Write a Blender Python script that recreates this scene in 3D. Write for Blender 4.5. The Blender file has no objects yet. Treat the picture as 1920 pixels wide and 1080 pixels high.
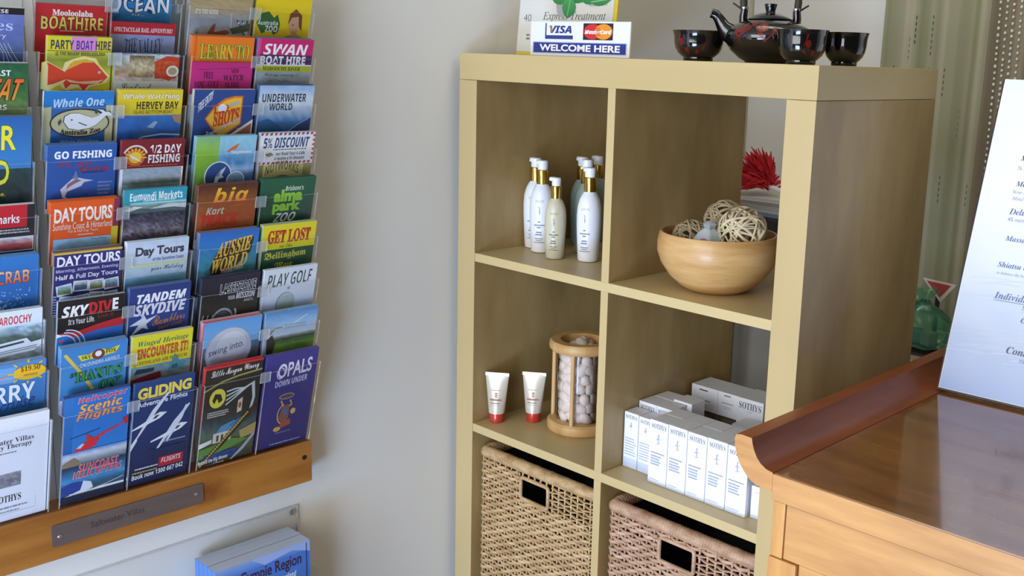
import bpy, bmesh, math, random
from mathutils import Matrix, Vector
PI = math.pi
S = bpy.context.scene
COL = S.collection
ZT = 1.491                     # height of the shelving unit's top above the floor; z below is measured from that top

# ---------------------------------------------------------------- camera, sky, lights, exposure
cam_d = bpy.data.cameras.new('camera')
cam = bpy.data.objects.new('camera', cam_d); COL.objects.link(cam)
cam_d.sensor_width = 36.0
cam_d.lens = 1950.43 * 36 / 1920
cam_d.shift_x = -147.28 / 1920
cam_d.shift_y = -49.63 / 1920
cam_d.clip_start = 0.02
_rx = Vector((0.73434253, 0.67793679, 0.03380479))
_ry = -Vector((0.15574637, -0.11981271, -0.98050394))
_rz = -Vector((-0.66066945, 0.72529072, -0.19356976))
cam.matrix_world = Matrix(((_rx.x, _ry.x, _rz.x, 1.5709), (_rx.y, _ry.y, _rz.y, -1.3306),
                           (_rx.z, _ry.z, _rz.z, 0.0019 + ZT), (0, 0, 0, 1)))
S.camera = cam
S.view_settings.view_transform = 'Standard'
S.view_settings.look = 'None'
S.view_settings.gamma = 1.0
S.view_settings.use_curve_mapping = False
S.view_settings.exposure = 0.0
S.cycles.transparent_max_bounces = 24
S.cycles.max_bounces = 8
S.cycles.use_denoising = True

world = bpy.data.worlds.new('daylight'); S.world = world
world.use_nodes = True
_bg = world.node_tree.nodes['Background']
_bg.inputs[0].default_value = (0.86, 0.93, 1.0, 1)
_bg.inputs[1].default_value = 0.05

def area(name, loc, target, sx, sy, power, colour):
    d = bpy.data.lights.new(name, 'AREA'); d.shape = 'RECTANGLE'; d.size = sx; d.size_y = sy
    d.energy = power; d.color = colour
    o = bpy.data.objects.new(name, d); COL.objects.link(o)
    o.location = loc
    o.rotation_euler = (Vector(target) - Vector(loc)).to_track_quat('-Z', 'Y').to_euler()
    return o
# daylight through the glazed shop front behind the camera
area('daylight_window', (0.95, -2.9, 1.55), (0.6, 0, 1.2), 2.0, 1.7, 68, (0.96, 0.98, 1.0))
# added low blue fill aimed at the left wall
area('low_blue_fill', (1.15, -2.3, 0.3), (0.0, -0.3, 0.5), 0.9, 0.6, 42, (0.42, 0.62, 1.0))
# added warm fill from above for the back wall and curtains
area('warm_top_fill', (0.75, 0.25, 2.44), (0.6, 0.75, 0.6), 0.9, 0.3, 3.6, (1.0, 0.9, 0.7))

# ---------------------------------------------------------------- materials
def lin(h):
    if isinstance(h, str):
        h = h.lstrip('#'); c = [int(h[i:i + 2], 16) / 255 for i in (0, 2, 4)]
    else:
        c = [v / 255 for v in h]
    return tuple(v / 12.92 if v <= 0.04045 else ((v + 0.055) / 1.055) ** 2.4 for v in c)

def mat(name, colour, rough=0.5, metal=0.0, noise=0.0, scale=(40, 40, 40), bump=0.0, coat=0.0, spec=0.5, colour2=None, detail=4):
    m = bpy.data.materials.new(name); m.use_nodes = True
    nt = m.node_tree; b = nt.nodes['Principled BSDF']
    c = lin(colour) if not isinstance(colour, tuple) or max(colour) > 1 else colour
    b.inputs['Base Color'].default_value = (*c, 1)
    b.inputs['Roughness'].default_value = rough
    b.inputs['Metallic'].default_value = metal
    b.inputs['Coat Weight'].default_value = coat
    b.inputs['Coat Roughness'].default_value = 0.08
    b.inputs['Specular IOR Level'].default_value = spec
    if noise or bump:
        tc = nt.nodes.new('ShaderNodeTexCoord'); mp = nt.nodes.new('ShaderNodeMapping')
        mp.inputs['Scale'].default_value = scale
        nz = nt.nodes.new('ShaderNodeTexNoise'); nz.inputs['Scale'].default_value = 1.0; nz.inputs['Detail'].default_value = detail
        nz.inputs['Roughness'].default_value = 0.6
        nt.links.new(tc.outputs['Object'], mp.inputs['Vector']); nt.links.new(mp.outputs['Vector'], nz.inputs['Vector'])
        if noise:
            mx = nt.nodes.new('ShaderNodeMix'); mx.data_type = 'RGBA'
            c2 = lin(colour2) if colour2 is not None else tuple(v * (1 - noise) for v in c)
            mx.inputs['A'].default_value = (*c, 1); mx.inputs['B'].default_value = (*c2, 1)
            rp = nt.nodes.new('ShaderNodeMapRange'); rp.inputs['From Min'].default_value = 0.32; rp.inputs['From Max'].default_value = 0.68
            nt.links.new(nz.outputs['Fac'], rp.inputs['Value'])
            nt.links.new(rp.outputs['Result'], mx.inputs['Factor'])
            nt.links.new(mx.outputs['Result'], b.inputs['Base Color'])
        if bump:
            bp = nt.nodes.new('ShaderNodeBump'); bp.inputs['Strength'].default_value = bump; bp.inputs['Distance'].default_value = 0.002
            nt.links.new(nz.outputs['Fac'], bp.inputs['Height']); nt.links.new(bp.outputs['Normal'], b.inputs['Normal'])
    return m

def print_mat(name, rough, coat):
    m = bpy.data.materials.new(name); m.use_nodes = True
    nt = m.node_tree; b = nt.nodes['Principled BSDF']
    a = nt.nodes.new('ShaderNodeAttribute'); a.attribute_name = 'Ink'
    nt.links.new(a.outputs['Color'], b.inputs['Base Color'])
    b.inputs['Roughness'].default_value = rough
    b.inputs['Coat Weight'].default_value = coat
    b.inputs['Coat Roughness'].default_value = 0.15
    return m

def clear_mat(name, tint, gloss_lo, white=0.0, rough=0.03):
    """thin clear plastic: lets light straight through, a Fresnel share is mirrored"""
    m = bpy.data.materials.new(name); m.use_nodes = True
    nt = m.node_tree; nt.nodes.clear()
    out = nt.nodes.new('ShaderNodeOutputMaterial')
    tr = nt.nodes.new('ShaderNodeBsdfTransparent'); tr.inputs[0].default_value = (*tint, 1)
    gl = nt.nodes.new('ShaderNodeBsdfGlossy'); gl.inputs[0].default_value = (1, 1, 1, 1); gl.inputs['Roughness'].default_value = rough
    fr = nt.nodes.new('ShaderNodeFresnel'); fr.inputs[0].default_value = gloss_lo
    mx = nt.nodes.new('ShaderNodeMixShader')
    nt.links.new(fr.outputs[0], mx.inputs[0]); nt.links.new(tr.outputs[0], mx.inputs[1]); nt.links.new(gl.outputs[0], mx.inputs[2])
    last = mx
    if white:
        df = nt.nodes.new('ShaderNodeBsdfDiffuse'); df.inputs[0].default_value = (0.75, 0.8, 0.82, 1)
        m2 = nt.nodes.new('ShaderNodeMixShader'); m2.inputs[0].default_value = white
        nt.links.new(mx.outputs[0], m2.inputs[1]); nt.links.new(df.outputs[0], m2.inputs[2]); last = m2
    nt.links.new(last.outputs[0], out.inputs[0])
    return m

M = {}
M['wall'] = mat('painted_wall', '#e0ddd5', 0.75, noise=0.03, scale=(3, 3, 3), spec=0.25)
M['ceiling'] = mat('ceiling_paint', '#c9c7c0', 0.8)
M['floor'] = mat('floor_tiles', '#a89c88', 0.45, noise=0.12, scale=(6, 6, 6))
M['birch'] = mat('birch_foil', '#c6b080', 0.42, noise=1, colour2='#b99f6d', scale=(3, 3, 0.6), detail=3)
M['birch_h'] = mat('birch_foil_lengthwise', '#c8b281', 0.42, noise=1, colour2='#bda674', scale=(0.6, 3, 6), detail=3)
M['birch_shaded'] = mat('birch_foil_mottled_shaded', '#b59a67', 0.36, noise=1, colour2='#93784a', scale=(8, 8, 2.6), detail=4)  # mottled birch, darkened to put the panels' shade into its colour
M['ink'] = print_mat('printed_paper', 0.5, 0.25)
M['ink_matt'] = print_mat('printed_card', 0.65, 0.0)
M['clear'] = clear_mat('clear_acrylic', (0.995, 0.996, 0.997), 1.1)
M['edge'] = clear_mat('acrylic_cut_edge', (0.95, 0.96, 0.97), 1.4, 0.3)
M['glass'] = clear_mat('jar_glass', (0.985, 0.99, 0.99), 1.4)
M['pine'] = mat('varnished_pine', '#aa7130', 0.38, noise=1, colour2='#86501d', scale=(20, 3, 26), coat=0.25, detail=5)
_nt = M['pine'].node_tree; _b = _nt.nodes['Principled BSDF']; _src = _b.inputs['Base Color'].links[0].from_socket
_tc = _nt.nodes.new('ShaderNodeTexCoord'); _mp = _nt.nodes.new('ShaderNodeMapping'); _mp.inputs['Location'].default_value = (0, 0.553 * 14, 0.726 * 24); _mp.inputs['Scale'].default_value = (0, 14, 24)
_nz = _nt.nodes.new('ShaderNodeTexNoise'); _nz.inputs['Scale'].default_value = 60; _ln = _nt.nodes.new('ShaderNodeVectorMath'); _ln.operation = 'LENGTH'
_ad = _nt.nodes.new('ShaderNodeMath'); _ad.operation = 'MULTIPLY_ADD'; _ad.inputs[1].default_value = 0.5
_rp = _nt.nodes.new('ShaderNodeMapRange'); _rp.inputs['From Min'].default_value = 0.35; _rp.inputs['From Max'].default_value = 0.85; _rp.inputs['To Min'].default_value = 0.75; _rp.inputs['To Max'].default_value = 0
_mx = _nt.nodes.new('ShaderNodeMix'); _mx.data_type = 'RGBA'; _mx.inputs['B'].default_value = (*lin('#6b2d12'), 1)
for _a, _c in ((_tc.outputs['Object'], _mp.inputs[0]), (_tc.outputs['Object'], _nz.inputs['Vector']), (_mp.outputs[0], _ln.inputs[0]), (_nz.outputs['Fac'], _ad.inputs[0]), (_ln.outputs['Value'], _ad.inputs[2]), (_ad.outputs[0], _rp.inputs['Value']), (_rp.outputs[0], _mx.inputs['Factor']), (_src, _mx.inputs['A']), (_mx.outputs['Result'], _b.inputs['Base Color'])): _nt.links.new(_a, _c)
M['plaque'] = mat('brushed_bronze_plate', '#6d5f5c', 0.5, metal=0.35, noise=0.15, scale=(80, 10, 80))
M['steel'] = mat('screw_steel', '#c9c9cc', 0.25, metal=1)
M['black'] = mat('black_paint', '#14120f', 0.45)
M['dark'] = mat('dark_basket_inside', '#1b1815', 0.9)
# ---------------------------------------------------------------- mesh helpers
class MB:
    def __init__(s): s.v = []; s.f = []; s.c = []; s.m = []; s.ci = (0.8, 0.8, 0.8); s.mi = 0
    def add(s, vs, fs, c=None):
        n = len(s.v); s.v += [tuple(p) for p in vs]
        c = s.ci if c is None else c
        s.c += (c if isinstance(c, list) else [c] * len(vs))
        for f in fs: s.f.append(tuple(i + n for i in f)); s.m.append(s.mi)
        return s
    def box(s, x0, x1, y0, y1, z0, z1, c=None):
        vs = [(x, y, z) for z in (z0, z1) for y in (y0, y1) for x in (x0, x1)]
        return s.add(vs, [(0, 2, 3, 1), (4, 5, 7, 6), (0, 1, 5, 4), (2, 6, 7, 3), (0, 4, 6, 2), (1, 3, 7, 5)], c)
    def prism(s, pts, axis, a, b, c=None):
        """extrude a polygon: axis 0 -> pts are (y,z), 1 -> (x,z), 2 -> (x,y)"""
        def P(p, w): return (w, p[0], p[1]) if axis == 0 else (p[0], w, p[1]) if axis == 1 else (p[0], p[1], w)
        n = len(pts); vs = [P(p, a) for p in pts] + [P(p, b) for p in pts]
        fs = [tuple(range(n))[::-1], tuple(range(n, 2 * n))] + [(i, (i + 1) % n, n + (i + 1) % n, n + i) for i in range(n)]
        return s.add(vs, fs, c)
    def lathe(s, prof, n=32, cx=0, cy=0, sx=1, sy=1, cap0=True, cap1=True, c=None):
        vs = []; fs = []
        for r, z in prof:
            for i in range(n):
                a = 2 * PI * i / n; vs.append((cx + r * sx * math.cos(a), cy + r * sy * math.sin(a), z))
        for k in range(len(prof) - 1):
            for i in range(n):
                j = (i + 1) % n; fs.append((k * n + i, k * n + j, (k + 1) * n + j, (k + 1) * n + i))
        if cap0: fs.append(tuple(range(n))[::-1])
        if cap1: fs.append(tuple(range((len(prof) - 1) * n, len(prof) * n)))
        return s.add(vs, fs, c)
    def tube(s, pts, r, n=8, closed=False, c=None, flat=1.0):
        pts = [Vector(p) for p in pts]; N = len(pts); rs = r if isinstance(r, (list, tuple)) else [r] * N
        vs = []; fs = []; prev = None
        for i, p in enumerate(pts):
            t = (pts[(i + 1) % N] - pts[i - 1]) if closed else (pts[min(i + 1, N - 1)] - pts[max(i - 1, 0)])
            t.normalize()
            if prev is None:
                up = Vector((0, 0, 1)) if abs(t.z) < 0.9 else Vector((1, 0, 0))
                u = t.cross(up).normalized()
            else:
                u = (prev - t * prev.dot(t)).normalized()
            prev = u; w = t.cross(u)
            for k in range(n):
                a = 2 * PI * k / n; vs.append(p + u * (math.cos(a) * rs[i]) + w * (math.sin(a) * rs[i] * flat))
        for i in range(N if closed else N - 1):
            j = (i + 1) % N
            for k in range(n):
                l = (k + 1) % n; fs.append((i * n + k, i * n + l, j * n + l, j * n + k))
        if not closed: fs += [tuple(range(n))[::-1], tuple(range((N - 1) * n, N * n))]
        return s.add(vs, fs, c)
    def build(s, name, material, parent=None, smooth=False, bevel=0.0, loc=None):
        me = bpy.data.meshes.new(name); me.from_pydata(s.v, [], s.f)
        for mt in (material if isinstance(material, list) else [material]): me.materials.append(mt)
        me.polygons.foreach_set('material_index', s.m)
        at = me.attributes.new('Ink', 'FLOAT_COLOR', 'POINT')
        at.data.foreach_set('color', [q for c in s.c for q in (c[0], c[1], c[2], 1.0)])
        me.update()
        o = bpy.data.objects.new(name, me); COL.objects.link(o)
        if parent: o.parent = parent
        if loc: o.location = loc
        if smooth:
            me.polygons.foreach_set('use_smooth', [True] * len(me.polygons))
            md = o.modifiers.new('smooth_edges', 'EDGE_SPLIT'); md.split_angle = math.radians(38)
        if bevel:
            md = o.modifiers.new('bevel', 'BEVEL'); md.width = bevel; md.segments = 2; md.limit_method = 'ANGLE'
        return o

def W(x, y, z): return (x, y, z + ZT)
def tag(o, label=None, cat=None, group=None, kind=None):
    for k, v in (('label', label), ('category', cat), ('group', group), ('kind', kind)):
        if v: o[k] = v
    return o
def thing(name, label, cat, loc, group=None, rz=0.0):
    o = bpy.data.objects.new(name, None); COL.objects.link(o); o.empty_display_size = 0.02
    o.location = W(*loc); o.rotation_euler = (0, 0, rz)
    return tag(o, label, cat, group)
def struct(name, mb, m, label=None, cat='room'):
    o = mb.build(name, m); o.location = (0, 0, ZT); o['kind'] = 'structure'
    if label: o['label'] = label; o['category'] = cat
    return o
def copy_tree(o, parent=None):
    c = o.copy(); COL.objects.link(c); c.parent = parent
    for ch in list(o.children): copy_tree(ch, c)
    return c

# ---------------------------------------------------------------- print: lettering and pictures as ink laid on paper
STY = {'b': (0x1D5D4, 0x1D5EE, 0x1D7EC), 'i': (0x1D63C, 0x1D656, 0x1D7EC), 's': (0x1D400, 0x1D41A, 0x1D7CE),
       'q': (0x1D468, 0x1D482, 0x1D7CE), 'r': (0x1D434, 0x1D44E, None), 'c': (0x1D4D0, 0x1D4EA, None), 'f': (0x1D56C, 0x1D586, None), 'n': None}
def styled(t, st):
    b = STY[st]
    if not b: return t
    o = ''
    for ch in t:
        if 'A' <= ch <= 'Z': o += chr(b[0] + ord(ch) - 65)
        elif st == 'r' and ch == 'h': o += '\u210e'
        elif 'a' <= ch <= 'z': o += chr(b[1] + ord(ch) - 97)
        elif '0' <= ch <= '9' and b[2]: o += chr(b[2] + ord(ch) - 48)
        else: o += ch
    return o
_tc = {}
def text_mesh(t, st='n', off=0.0):
    """lettering as flat faces, scaled to the unit square; returns verts, faces, aspect"""
    k = (t, st, off)
    if k in _tc: return _tc[k]
    if not _tc: _tc['cu'] = bpy.data.curves.new('lettering', 'FONT'); _tc['ob'] = bpy.data.objects.new('lettering', _tc['cu'])
    cu = _tc['cu']; ob = _tc['ob']; cu.body = styled(t, st); cu.resolution_u = 3; cu.offset = off; me = ob.to_mesh()
    vs = [(v.co.x, v.co.y) for v in me.vertices]; fs = [tuple(p.vertices) for p in me.polygons]
    ob.to_mesh_clear()
    xs = [v[0] for v in vs]; ys = [v[1] for v in vs]; x0, x1, y0, y1 = min(xs), max(xs), min(ys), max(ys)
    _tc[k] = ([((x - x0) / (x1 - x0), (y - y0) / (y1 - y0)) for x, y in vs], fs, (x1 - x0) / (y1 - y0))
    return _tc[k]

class Art:
    """ink on a sheet. u runs 0..1 across the sheet, v runs down from its top edge in sheet widths (times vs)"""
    def __init__(s, mb, width, top, vs=1.0, z=0.0002, step=0.00006, place=None):
        s.mb = mb; s.w = width; s.top = top; s.vs = vs; s.z = z; s.step = step; s.rng = random.Random(7)
        s.place = place or (lambda u, v, z: ((u - 0.5) * s.w, s.top - v * s.vs * s.w, z))
    def _p(s, pts): 
        return [s.place(u, v, s.z) for u, v in pts]
    def poly(s, pts, c, c2=None):
        s.z += s.step; c = lin(c)
        cc = [c] * len(pts)
        if c2:
            c2 = lin(c2); v0 = min(p[1] for p in pts); v1 = max(p[1] for p in pts)
            cc = [tuple(c[k] + (c2[k] - c[k]) * ((p[1] - v0) / (v1 - v0 + 1e-9)) for k in range(3)) for p in pts]
        s.mb.add(s._p(pts), [tuple(range(len(pts)))[::-1]], cc); return s
    def rect(s, u0, v0, u1, v1, c, c2=None): return s.poly([(u0, v0), (u1, v0), (u1, v1), (u0, v1)], c, c2)
    def ell(s, cu, cv, ru, rv, c, c2=None, rot=0.0, n=28):
        return s.poly([(cu + ru * math.cos(a) * math.cos(rot) - rv * math.sin(a) * math.sin(rot),
                        cv + ru * math.cos(a) * math.sin(rot) + rv * math.sin(a) * math.cos(rot)) for a in [2 * PI * i / n for i in range(n)]], c, c2)
    def ring(s, cu, cv, ru, rv, t, c, a0=0, a1=2 * PI, n=30):
        return s.line([(cu + ru * math.cos(a0 + (a1 - a0) * i / n), cv + rv * math.sin(a0 + (a1 - a0) * i / n)) for i in range(n + 1)], t, c)
    def line(s, pts, t, c):
        s.z += s.step; c = lin(c); L = []; R = []
        for i, p in enumerate(pts):
            q = pts[min(i + 1, len(pts) - 1)]; o = pts[max(i - 1, 0)]
            dx, dy = q[0] - o[0], q[1] - o[1]; l = math.hypot(dx, dy) or 1
            tt = t[i] if isinstance(t, (list, tuple)) else t
            L.append((p[0] - dy / l * tt / 2, p[1] + dx / l * tt / 2)); R.append((p[0] + dy / l * tt / 2, p[1] - dx / l * tt / 2))
        n = len(pts)
        s.mb.add(s._p(L + R), [(i, i + 1, n + i + 1, n + i) for i in range(n - 1)], c); return s
    def text(s, t, u0, v0, u1, v1, c, st='b', out=None, ow=0.05, slant=0.0, c2=None, rise=0.0, off=0.0, arc=0.0, wob=0.0, blend=None):
        if out: s.text(t, u0 - 0.006, v0 - 0.006, u1 + 0.006, v1 + 0.006, out, st, slant=slant, rise=rise, off=ow, arc=arc, wob=wob)
        s.z += s.step
        vs, fs, _ = text_mesh(t, st, off); c = lin(c); c2 = lin(c2) if c2 else c
        pts = []; cc = []
        for x, y in vs:
            u = u0 + (u1 - u0) * x + slant * (y - 0.5); v = v1 + (v0 - v1) * y - rise * x - arc * 4 * x * (1 - x) + wob * math.sin(x * 19)
            pts.append((u, v)); cc.append(tuple(c2[k] + (c[k] - c2[k]) * y for k in range(3)))
        s.mb.add(s._p(pts), fs, cc); return s
    def greek(s, u0, v0, u1, v1, c, n=1, fill=0.55):
        """small print too fine to read: rows of short strokes"""
        h = (v1 - v0) / n
        for k in range(n):
            u = u0; end = u1 - s.rng.random() * (u1 - u0) * 0.2
            while u < end:
                w = (0.02 + s.rng.random() * 0.05) * (u1 - u0) * 1.6
                s.rect(u, v0 + k * h, min(u + w, end), v0 + (k + fill) * h, c); s.z -= s.step
                u += w + 0.018 * (u1 - u0)
        s.z += s.step; return s
    def photo(s, u0, v0, u1, v1, stops, noise=0.1, nx=14, ny=14, seed=1, sx=1.0):
        """a small printed picture: bands of colour from top to bottom with mottled detail"""
        s.z += s.step; r = random.Random(seed); stops = [(t, lin(c)) for t, c in stops]
        pts = []; cc = []; fs = []
        for j in range(ny + 1):
            for i in range(nx + 1):
                t = j / ny; 
                pts.append((u0 + (u1 - u0) * i / nx, v0 + (v1 - v0) * t))
                tt = min(1, max(0, t + (r.random() - 0.5) * 0.06 * sx))
                a = stops[0]; b = stops[-1]
                for k in range(len(stops) - 1):
                    if stops[k][0] <= tt <= stops[k + 1][0]: a, b = stops[k], stops[k + 1]
                f = (tt - a[0]) / (b[0] - a[0] + 1e-9); f = min(1, max(0, f))
                q = 1 + (r.random() - 0.5) * 2 * noise
                cc.append(tuple(min(1, (a[1][k] + (b[1][k] - a[1][k]) * f) * (q + (r.random() - 0.5) * noise * 0.6)) for k in range(3)))
        for j in range(ny):
            for i in range(nx):
                a = j * (nx + 1) + i; fs.append((a, a + nx + 1, a + nx + 2, a + 1))
        s.mb.add(s._p(pts), fs, cc); return s
# ---------------------------------------------------------------- the room
WX = -0.015                       # face of the left wall
FZ = -ZT; CZ = 2.5 - ZT
struct('floor', MB().box(WX - 0.1, 4.6, -3.5, 1.1, FZ - 0.05, FZ), M['floor'])
struct('wall_left', MB().box(WX - 0.1, WX, -3.5, 1.1, FZ, CZ), M['wall'])
struct('wall_back', MB().box(WX, 4.6, 1.0, 1.1, FZ, CZ), M['wall'])
struct('ceiling', MB().box(WX - 0.1, 4.6, -3.5, 1.1, CZ, CZ + 0.05), M['ceiling'])
struct('trim_1', MB().box(WX, WX + 0.008, 0.992, 1.0, FZ, CZ), mat('trim_paint', '#b9b39c', 0.6))
w = MB()
for a, b in ((0.45, 0.5), (1.15, 1.2), (1.9, 1.94), (2.6, 2.65)): w.box(a, b, -3.18, -3.12, FZ, FZ + 2.35)
w.box(0.45, 2.65, -3.18, -3.12, FZ + 2.3, FZ + 2.35); w.box(0.45, 2.65, -3.18, -3.12, FZ + 1.1, FZ + 1.16)
struct('window_1', w, mat('window_frame_paint', '#d8d8d4', 0.5))

# ---------------------------------------------------------------- shelving unit: two by four open cells
T = 0.05; CW = 0.335; D = 0.017; DEP = 0.39
X1 = T; X2 = X1 + CW; X3 = X2 + D; X4 = X3 + CW; X5 = X4 + T
ZB = [-T - CW * (k + 1) - D * k for k in range(4)]      # floor of each row of cells
ZBOT = ZB[3] - T
su = thing('shelving_unit', 'birch open shelving unit of square cells standing against the left wall', 'shelf', (0, 0, ZBOT))
def sp(name, x0, x1, z0, z1, m, y0=0.0, y1=DEP, bev=0.0007):
    return MB().box(x0, x1, y0, y1, z0 - ZBOT, z1 - ZBOT).build(name, M[m], su, bevel=bev)
sp('top_panel', 0, X5, -T, 0, 'birch_h'); sp('bottom_panel', 0, X5, ZBOT, ZBOT + T, 'birch_h')
sp('side_panel', 0, X1, ZBOT + T, -T - 0.0006, 'birch_shaded'); sp('side_panel', X4, X5, ZBOT + T, -T - 0.0006, 'birch_shaded')
for x in (0, X4): sp('unshaded_edge', x, x + T, ZBOT + T, -T - 0.0006, 'birch', -0.0004, 0.0006)  # thin strips keep the undarkened birch tone along the front edges
for k in range(4): sp('unshaded_edge', X2, X3, ZB[k], ZB[k] + CW, 'birch', 0.0006, 0.0012)
for k in range(3): sp('shelf_board', X1, X4, ZB[k] - D, ZB[k], 'birch_h', 0.0005)
for k in range(4): sp('divider', X2, X3, ZB[k], ZB[k] + CW, 'birch_shaded', 0.001)

# ---------------------------------------------------------------- leaflet racks on the left wall
LEAN = math.asin(0.05 / 0.19); SN = math.sin(LEAN); CS = math.cos(LEAN)
def tz(k): return -0.504 + 0.0733 * k                   # height of the sheets' top edge in tier k (at x = 0.07)
LH = 0.185
FR = Matrix(((0, SN, CS), (1, 0, 0), (0, CS, -SN)))      # sheet axes: width along y, up the sheet, out of the sheet
def sheet_matrix(y, k, h=LH, up=0.0, out=0.0):
    top = Vector((0.07, y, tz(k))) + Vector((SN, 0, CS)) * up + Vector((CS, 0, -SN)) * out
    b = top - Vector((SN, 0, CS)) * h
    m = FR.to_4x4(); m.translation = Vector(W(*b)); return m

ledge = MB().prism([(WX, -0.762), (0.03, -0.762), (0.032, -0.76), (0.032, -0.688), (0.03, -0.686), (WX, -0.686)], 1, -1.55, -0.3625)
lo = tag(ledge.build('wall_ledge', M['pine'], bevel=0.0006), 'long varnished pine ledge on the wall under the leaflet racks', 'ledge'); lo.location = (0, 0, ZT)
for y in (-0.378,):
    MB().lathe([(0.0005, 0), (0.0042, 0), (0.0042, 0.0012), (0.002, 0.0022)], 14).build('screw_hole', M['black'], lo, loc=(0.0322, y, -0.7135)).rotation_euler = (0, PI / 2, 0)
pl = thing('name_plate', 'long bronze-grey name plate screwed to the pine ledge', 'sign', (0.0322, -0.686, -0.7225))
r = 0.004; hw = 0.118; hh = 0.0168
pts = [(sx * (hw - r) + r * math.cos(a), sy * (hh - r) + r * math.sin(a)) for sx, sy, a0 in ((1, 1, 0), (-1, 1, PI / 2), (-1, -1, PI), (1, -1, 1.5 * PI)) for a in [a0 + i * PI / 8 for i in range(5)]]
MB().prism(pts, 0, 0, 0.002).build('plate', M['plaque'], pl)
for y in (-0.1075, 0.1055):
    MB().lathe([(0.003, 0), (0.003, 0.0008), (0.0012, 0.0018)], 14).build('screw', M['steel'], pl, loc=(0.002, y, -0.0015 if y < 0 else 0.002)).rotation_euler = (0, PI / 2, 0)
tb = MB(); ar = Art(tb, 1, 0, place=lambda u, v, z: (0.0022, u, -v))
ar.text('Saltwater Villas', -0.062, -0.0065, 0.02, 0.0035, '#37302f', 'n', rise=0.0005)
tb.build('engraved_lettering', M['ink_matt'], pl)

def rack(label, y0, ym, y1, k1):
    """clear rack two pockets wide; its side sheets are cut in a sawtooth, one tooth per tier"""
    t = thing('leaflet_rack', label, 'leaflet rack', (0, (y0 + y1) / 2, -0.686), 'clear leaflet racks on the wall')
    yc = (y0 + y1) / 2
    o = Vector((0.0065 * CS, 0, -0.0065 * SN))           # outer face of the pocket fronts
    def fp(k, s):                                        # point s up the front sheet of tier k, in (x, z) relative to the rack
        p = Vector((0.07, 0, tz(k))) + o - Vector((SN, 0, CS)) * (LH + 0.0024 - s); return (p.x, p.z + 0.686)
    prof = [(WX + 0.001, 0.001), fp(0, 0.0)]
    prof[1] = (prof[1][0], 0.001)
    for k in range(k1):
        a = fp(k, 0.162); prof.append(a)
        b = fp(k + 1, 0); d = (SN, CS); s = (a[1] - b[1]) / CS; prof.append((b[0] + SN * s, a[1]))
    a = fp(k1, 0.162); prof.append(a); prof.append((WX + 0.001, a[1]))
    MB().box(WX + 0.0005, WX + 0.0025, y0 - yc, y1 - yc, 0.001, prof[-1][1]).build('back_sheet', M['clear'], t)
    for y in (y0, ym - 0.001, y1 - 0.002):
        mb = MB().prism(prof, 1, y - yc, y - yc + 0.002)
        n = len(prof)
        for i in range(2, len(mb.m)): mb.m[i] = 1
        mb.build('side_sheet', [M['clear'], M['edge']], t)
    for k in range(k1 + 1):
        for a, b in ((y0, ym), (ym, y1)):
            m = FR.to_4x4(); p = Vector((0.07, (a + b) / 2 - yc, tz(k) + 0.686)) - Vector((SN, 0, CS)) * (LH + 0.0024); m.translation = p
            mb = MB(); w = (b - a) / 2 - 0.0015
            mb.box(-w, w, 0.0, 0.1595, 0.004, 0.0058)
            mb.m[5 - 2] = 1                               # upper cut edge
            mb.box(-w, w, 0, 0.002, -0.0125, 0.004)
            f = mb.build('pocket', [M['clear'], M['edge']], t); f.matrix_local = m
        m = FR.to_4x4(); p = Vector((0.07, ym - yc, tz(k) + 0.686)) - Vector((SN, 0, CS)) * (LH + 0.0024 - 0.1555); m.translation = p
        mb = MB().box(-0.009, 0.009, -0.011, 0.008, 0.006, 0.0076); mb.m[:] = [1] + [0] + [1] * 4
        mb.build('joining_clip', [M['clear'], M['edge']], t).matrix_local = m
    return t
rack('clear leaflet rack of two columns at the left edge of the photo', -1.008, -0.9065, -0.8035, 9)
rack('clear leaflet rack of two columns in the middle, above the name plate', -0.790, -0.6885, -0.5865, 9)
rack('clear leaflet rack of two columns nearest the shelving unit', -0.5765, -0.469, -0.3645, 9)

def leaflet(key, label, y0, y1, k, paint, thick=0.008, up=0.0, edge='#d9dade', side=None, h=LH, out=0.0, bg='#ffffff', sheets=9, group='leaflet stacks in the wall racks', vs=None, ulo=0.0, name='leaflet_stack', rdm=5):
    w = y1 - y0; vs = vs or (1.2 if k == 0 else 1.0); rnd = random.Random(hash(key) % 1000 if isinstance(key, int) else sum(map(ord, key)))
    mb = MB(); e = lin(edge); sd = lin(side) if side else e
    hb = h + up
    for i in range(sheets):                               # the sheets of the stack, seen at their edges
        z1 = -thick * i / sheets; z0 = -thick * (i + 1) / sheets + 0.00005
        jx = (rnd.random() - 0.5) * 0.0012; jy = (rnd.random() - 0.5) * 0.0014
        q = 0.86 + 0.14 * rnd.random()
        mb.box(-w / 2 + jx, w / 2 + jx, 0, hb - 0.0008 + jy, z0, z1, tuple(c * q for c in (e if i % 3 else sd)))
    mb.box(-w / 2, w / 2, 0, hb, -0.0003, 0.0001, sd)
    o = mb.build(name, M['ink'])
    o.matrix_world = sheet_matrix((y0 + y1) / 2, k, hb, up, out)
    tag(o, label, 'leaflets', group)
    cb = MB(); a = Art(cb, w, hb, vs, place=lambda u, v, z: ((min(max(u, ulo), 1) - 0.5) * w, max(hb - v * vs * w, 0.0004), z))
    a.rect(0.0, 0.0, 1, hb / w / vs, bg); paint(a)
    cb.build('cover', M['ink'], o)
    return o
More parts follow.
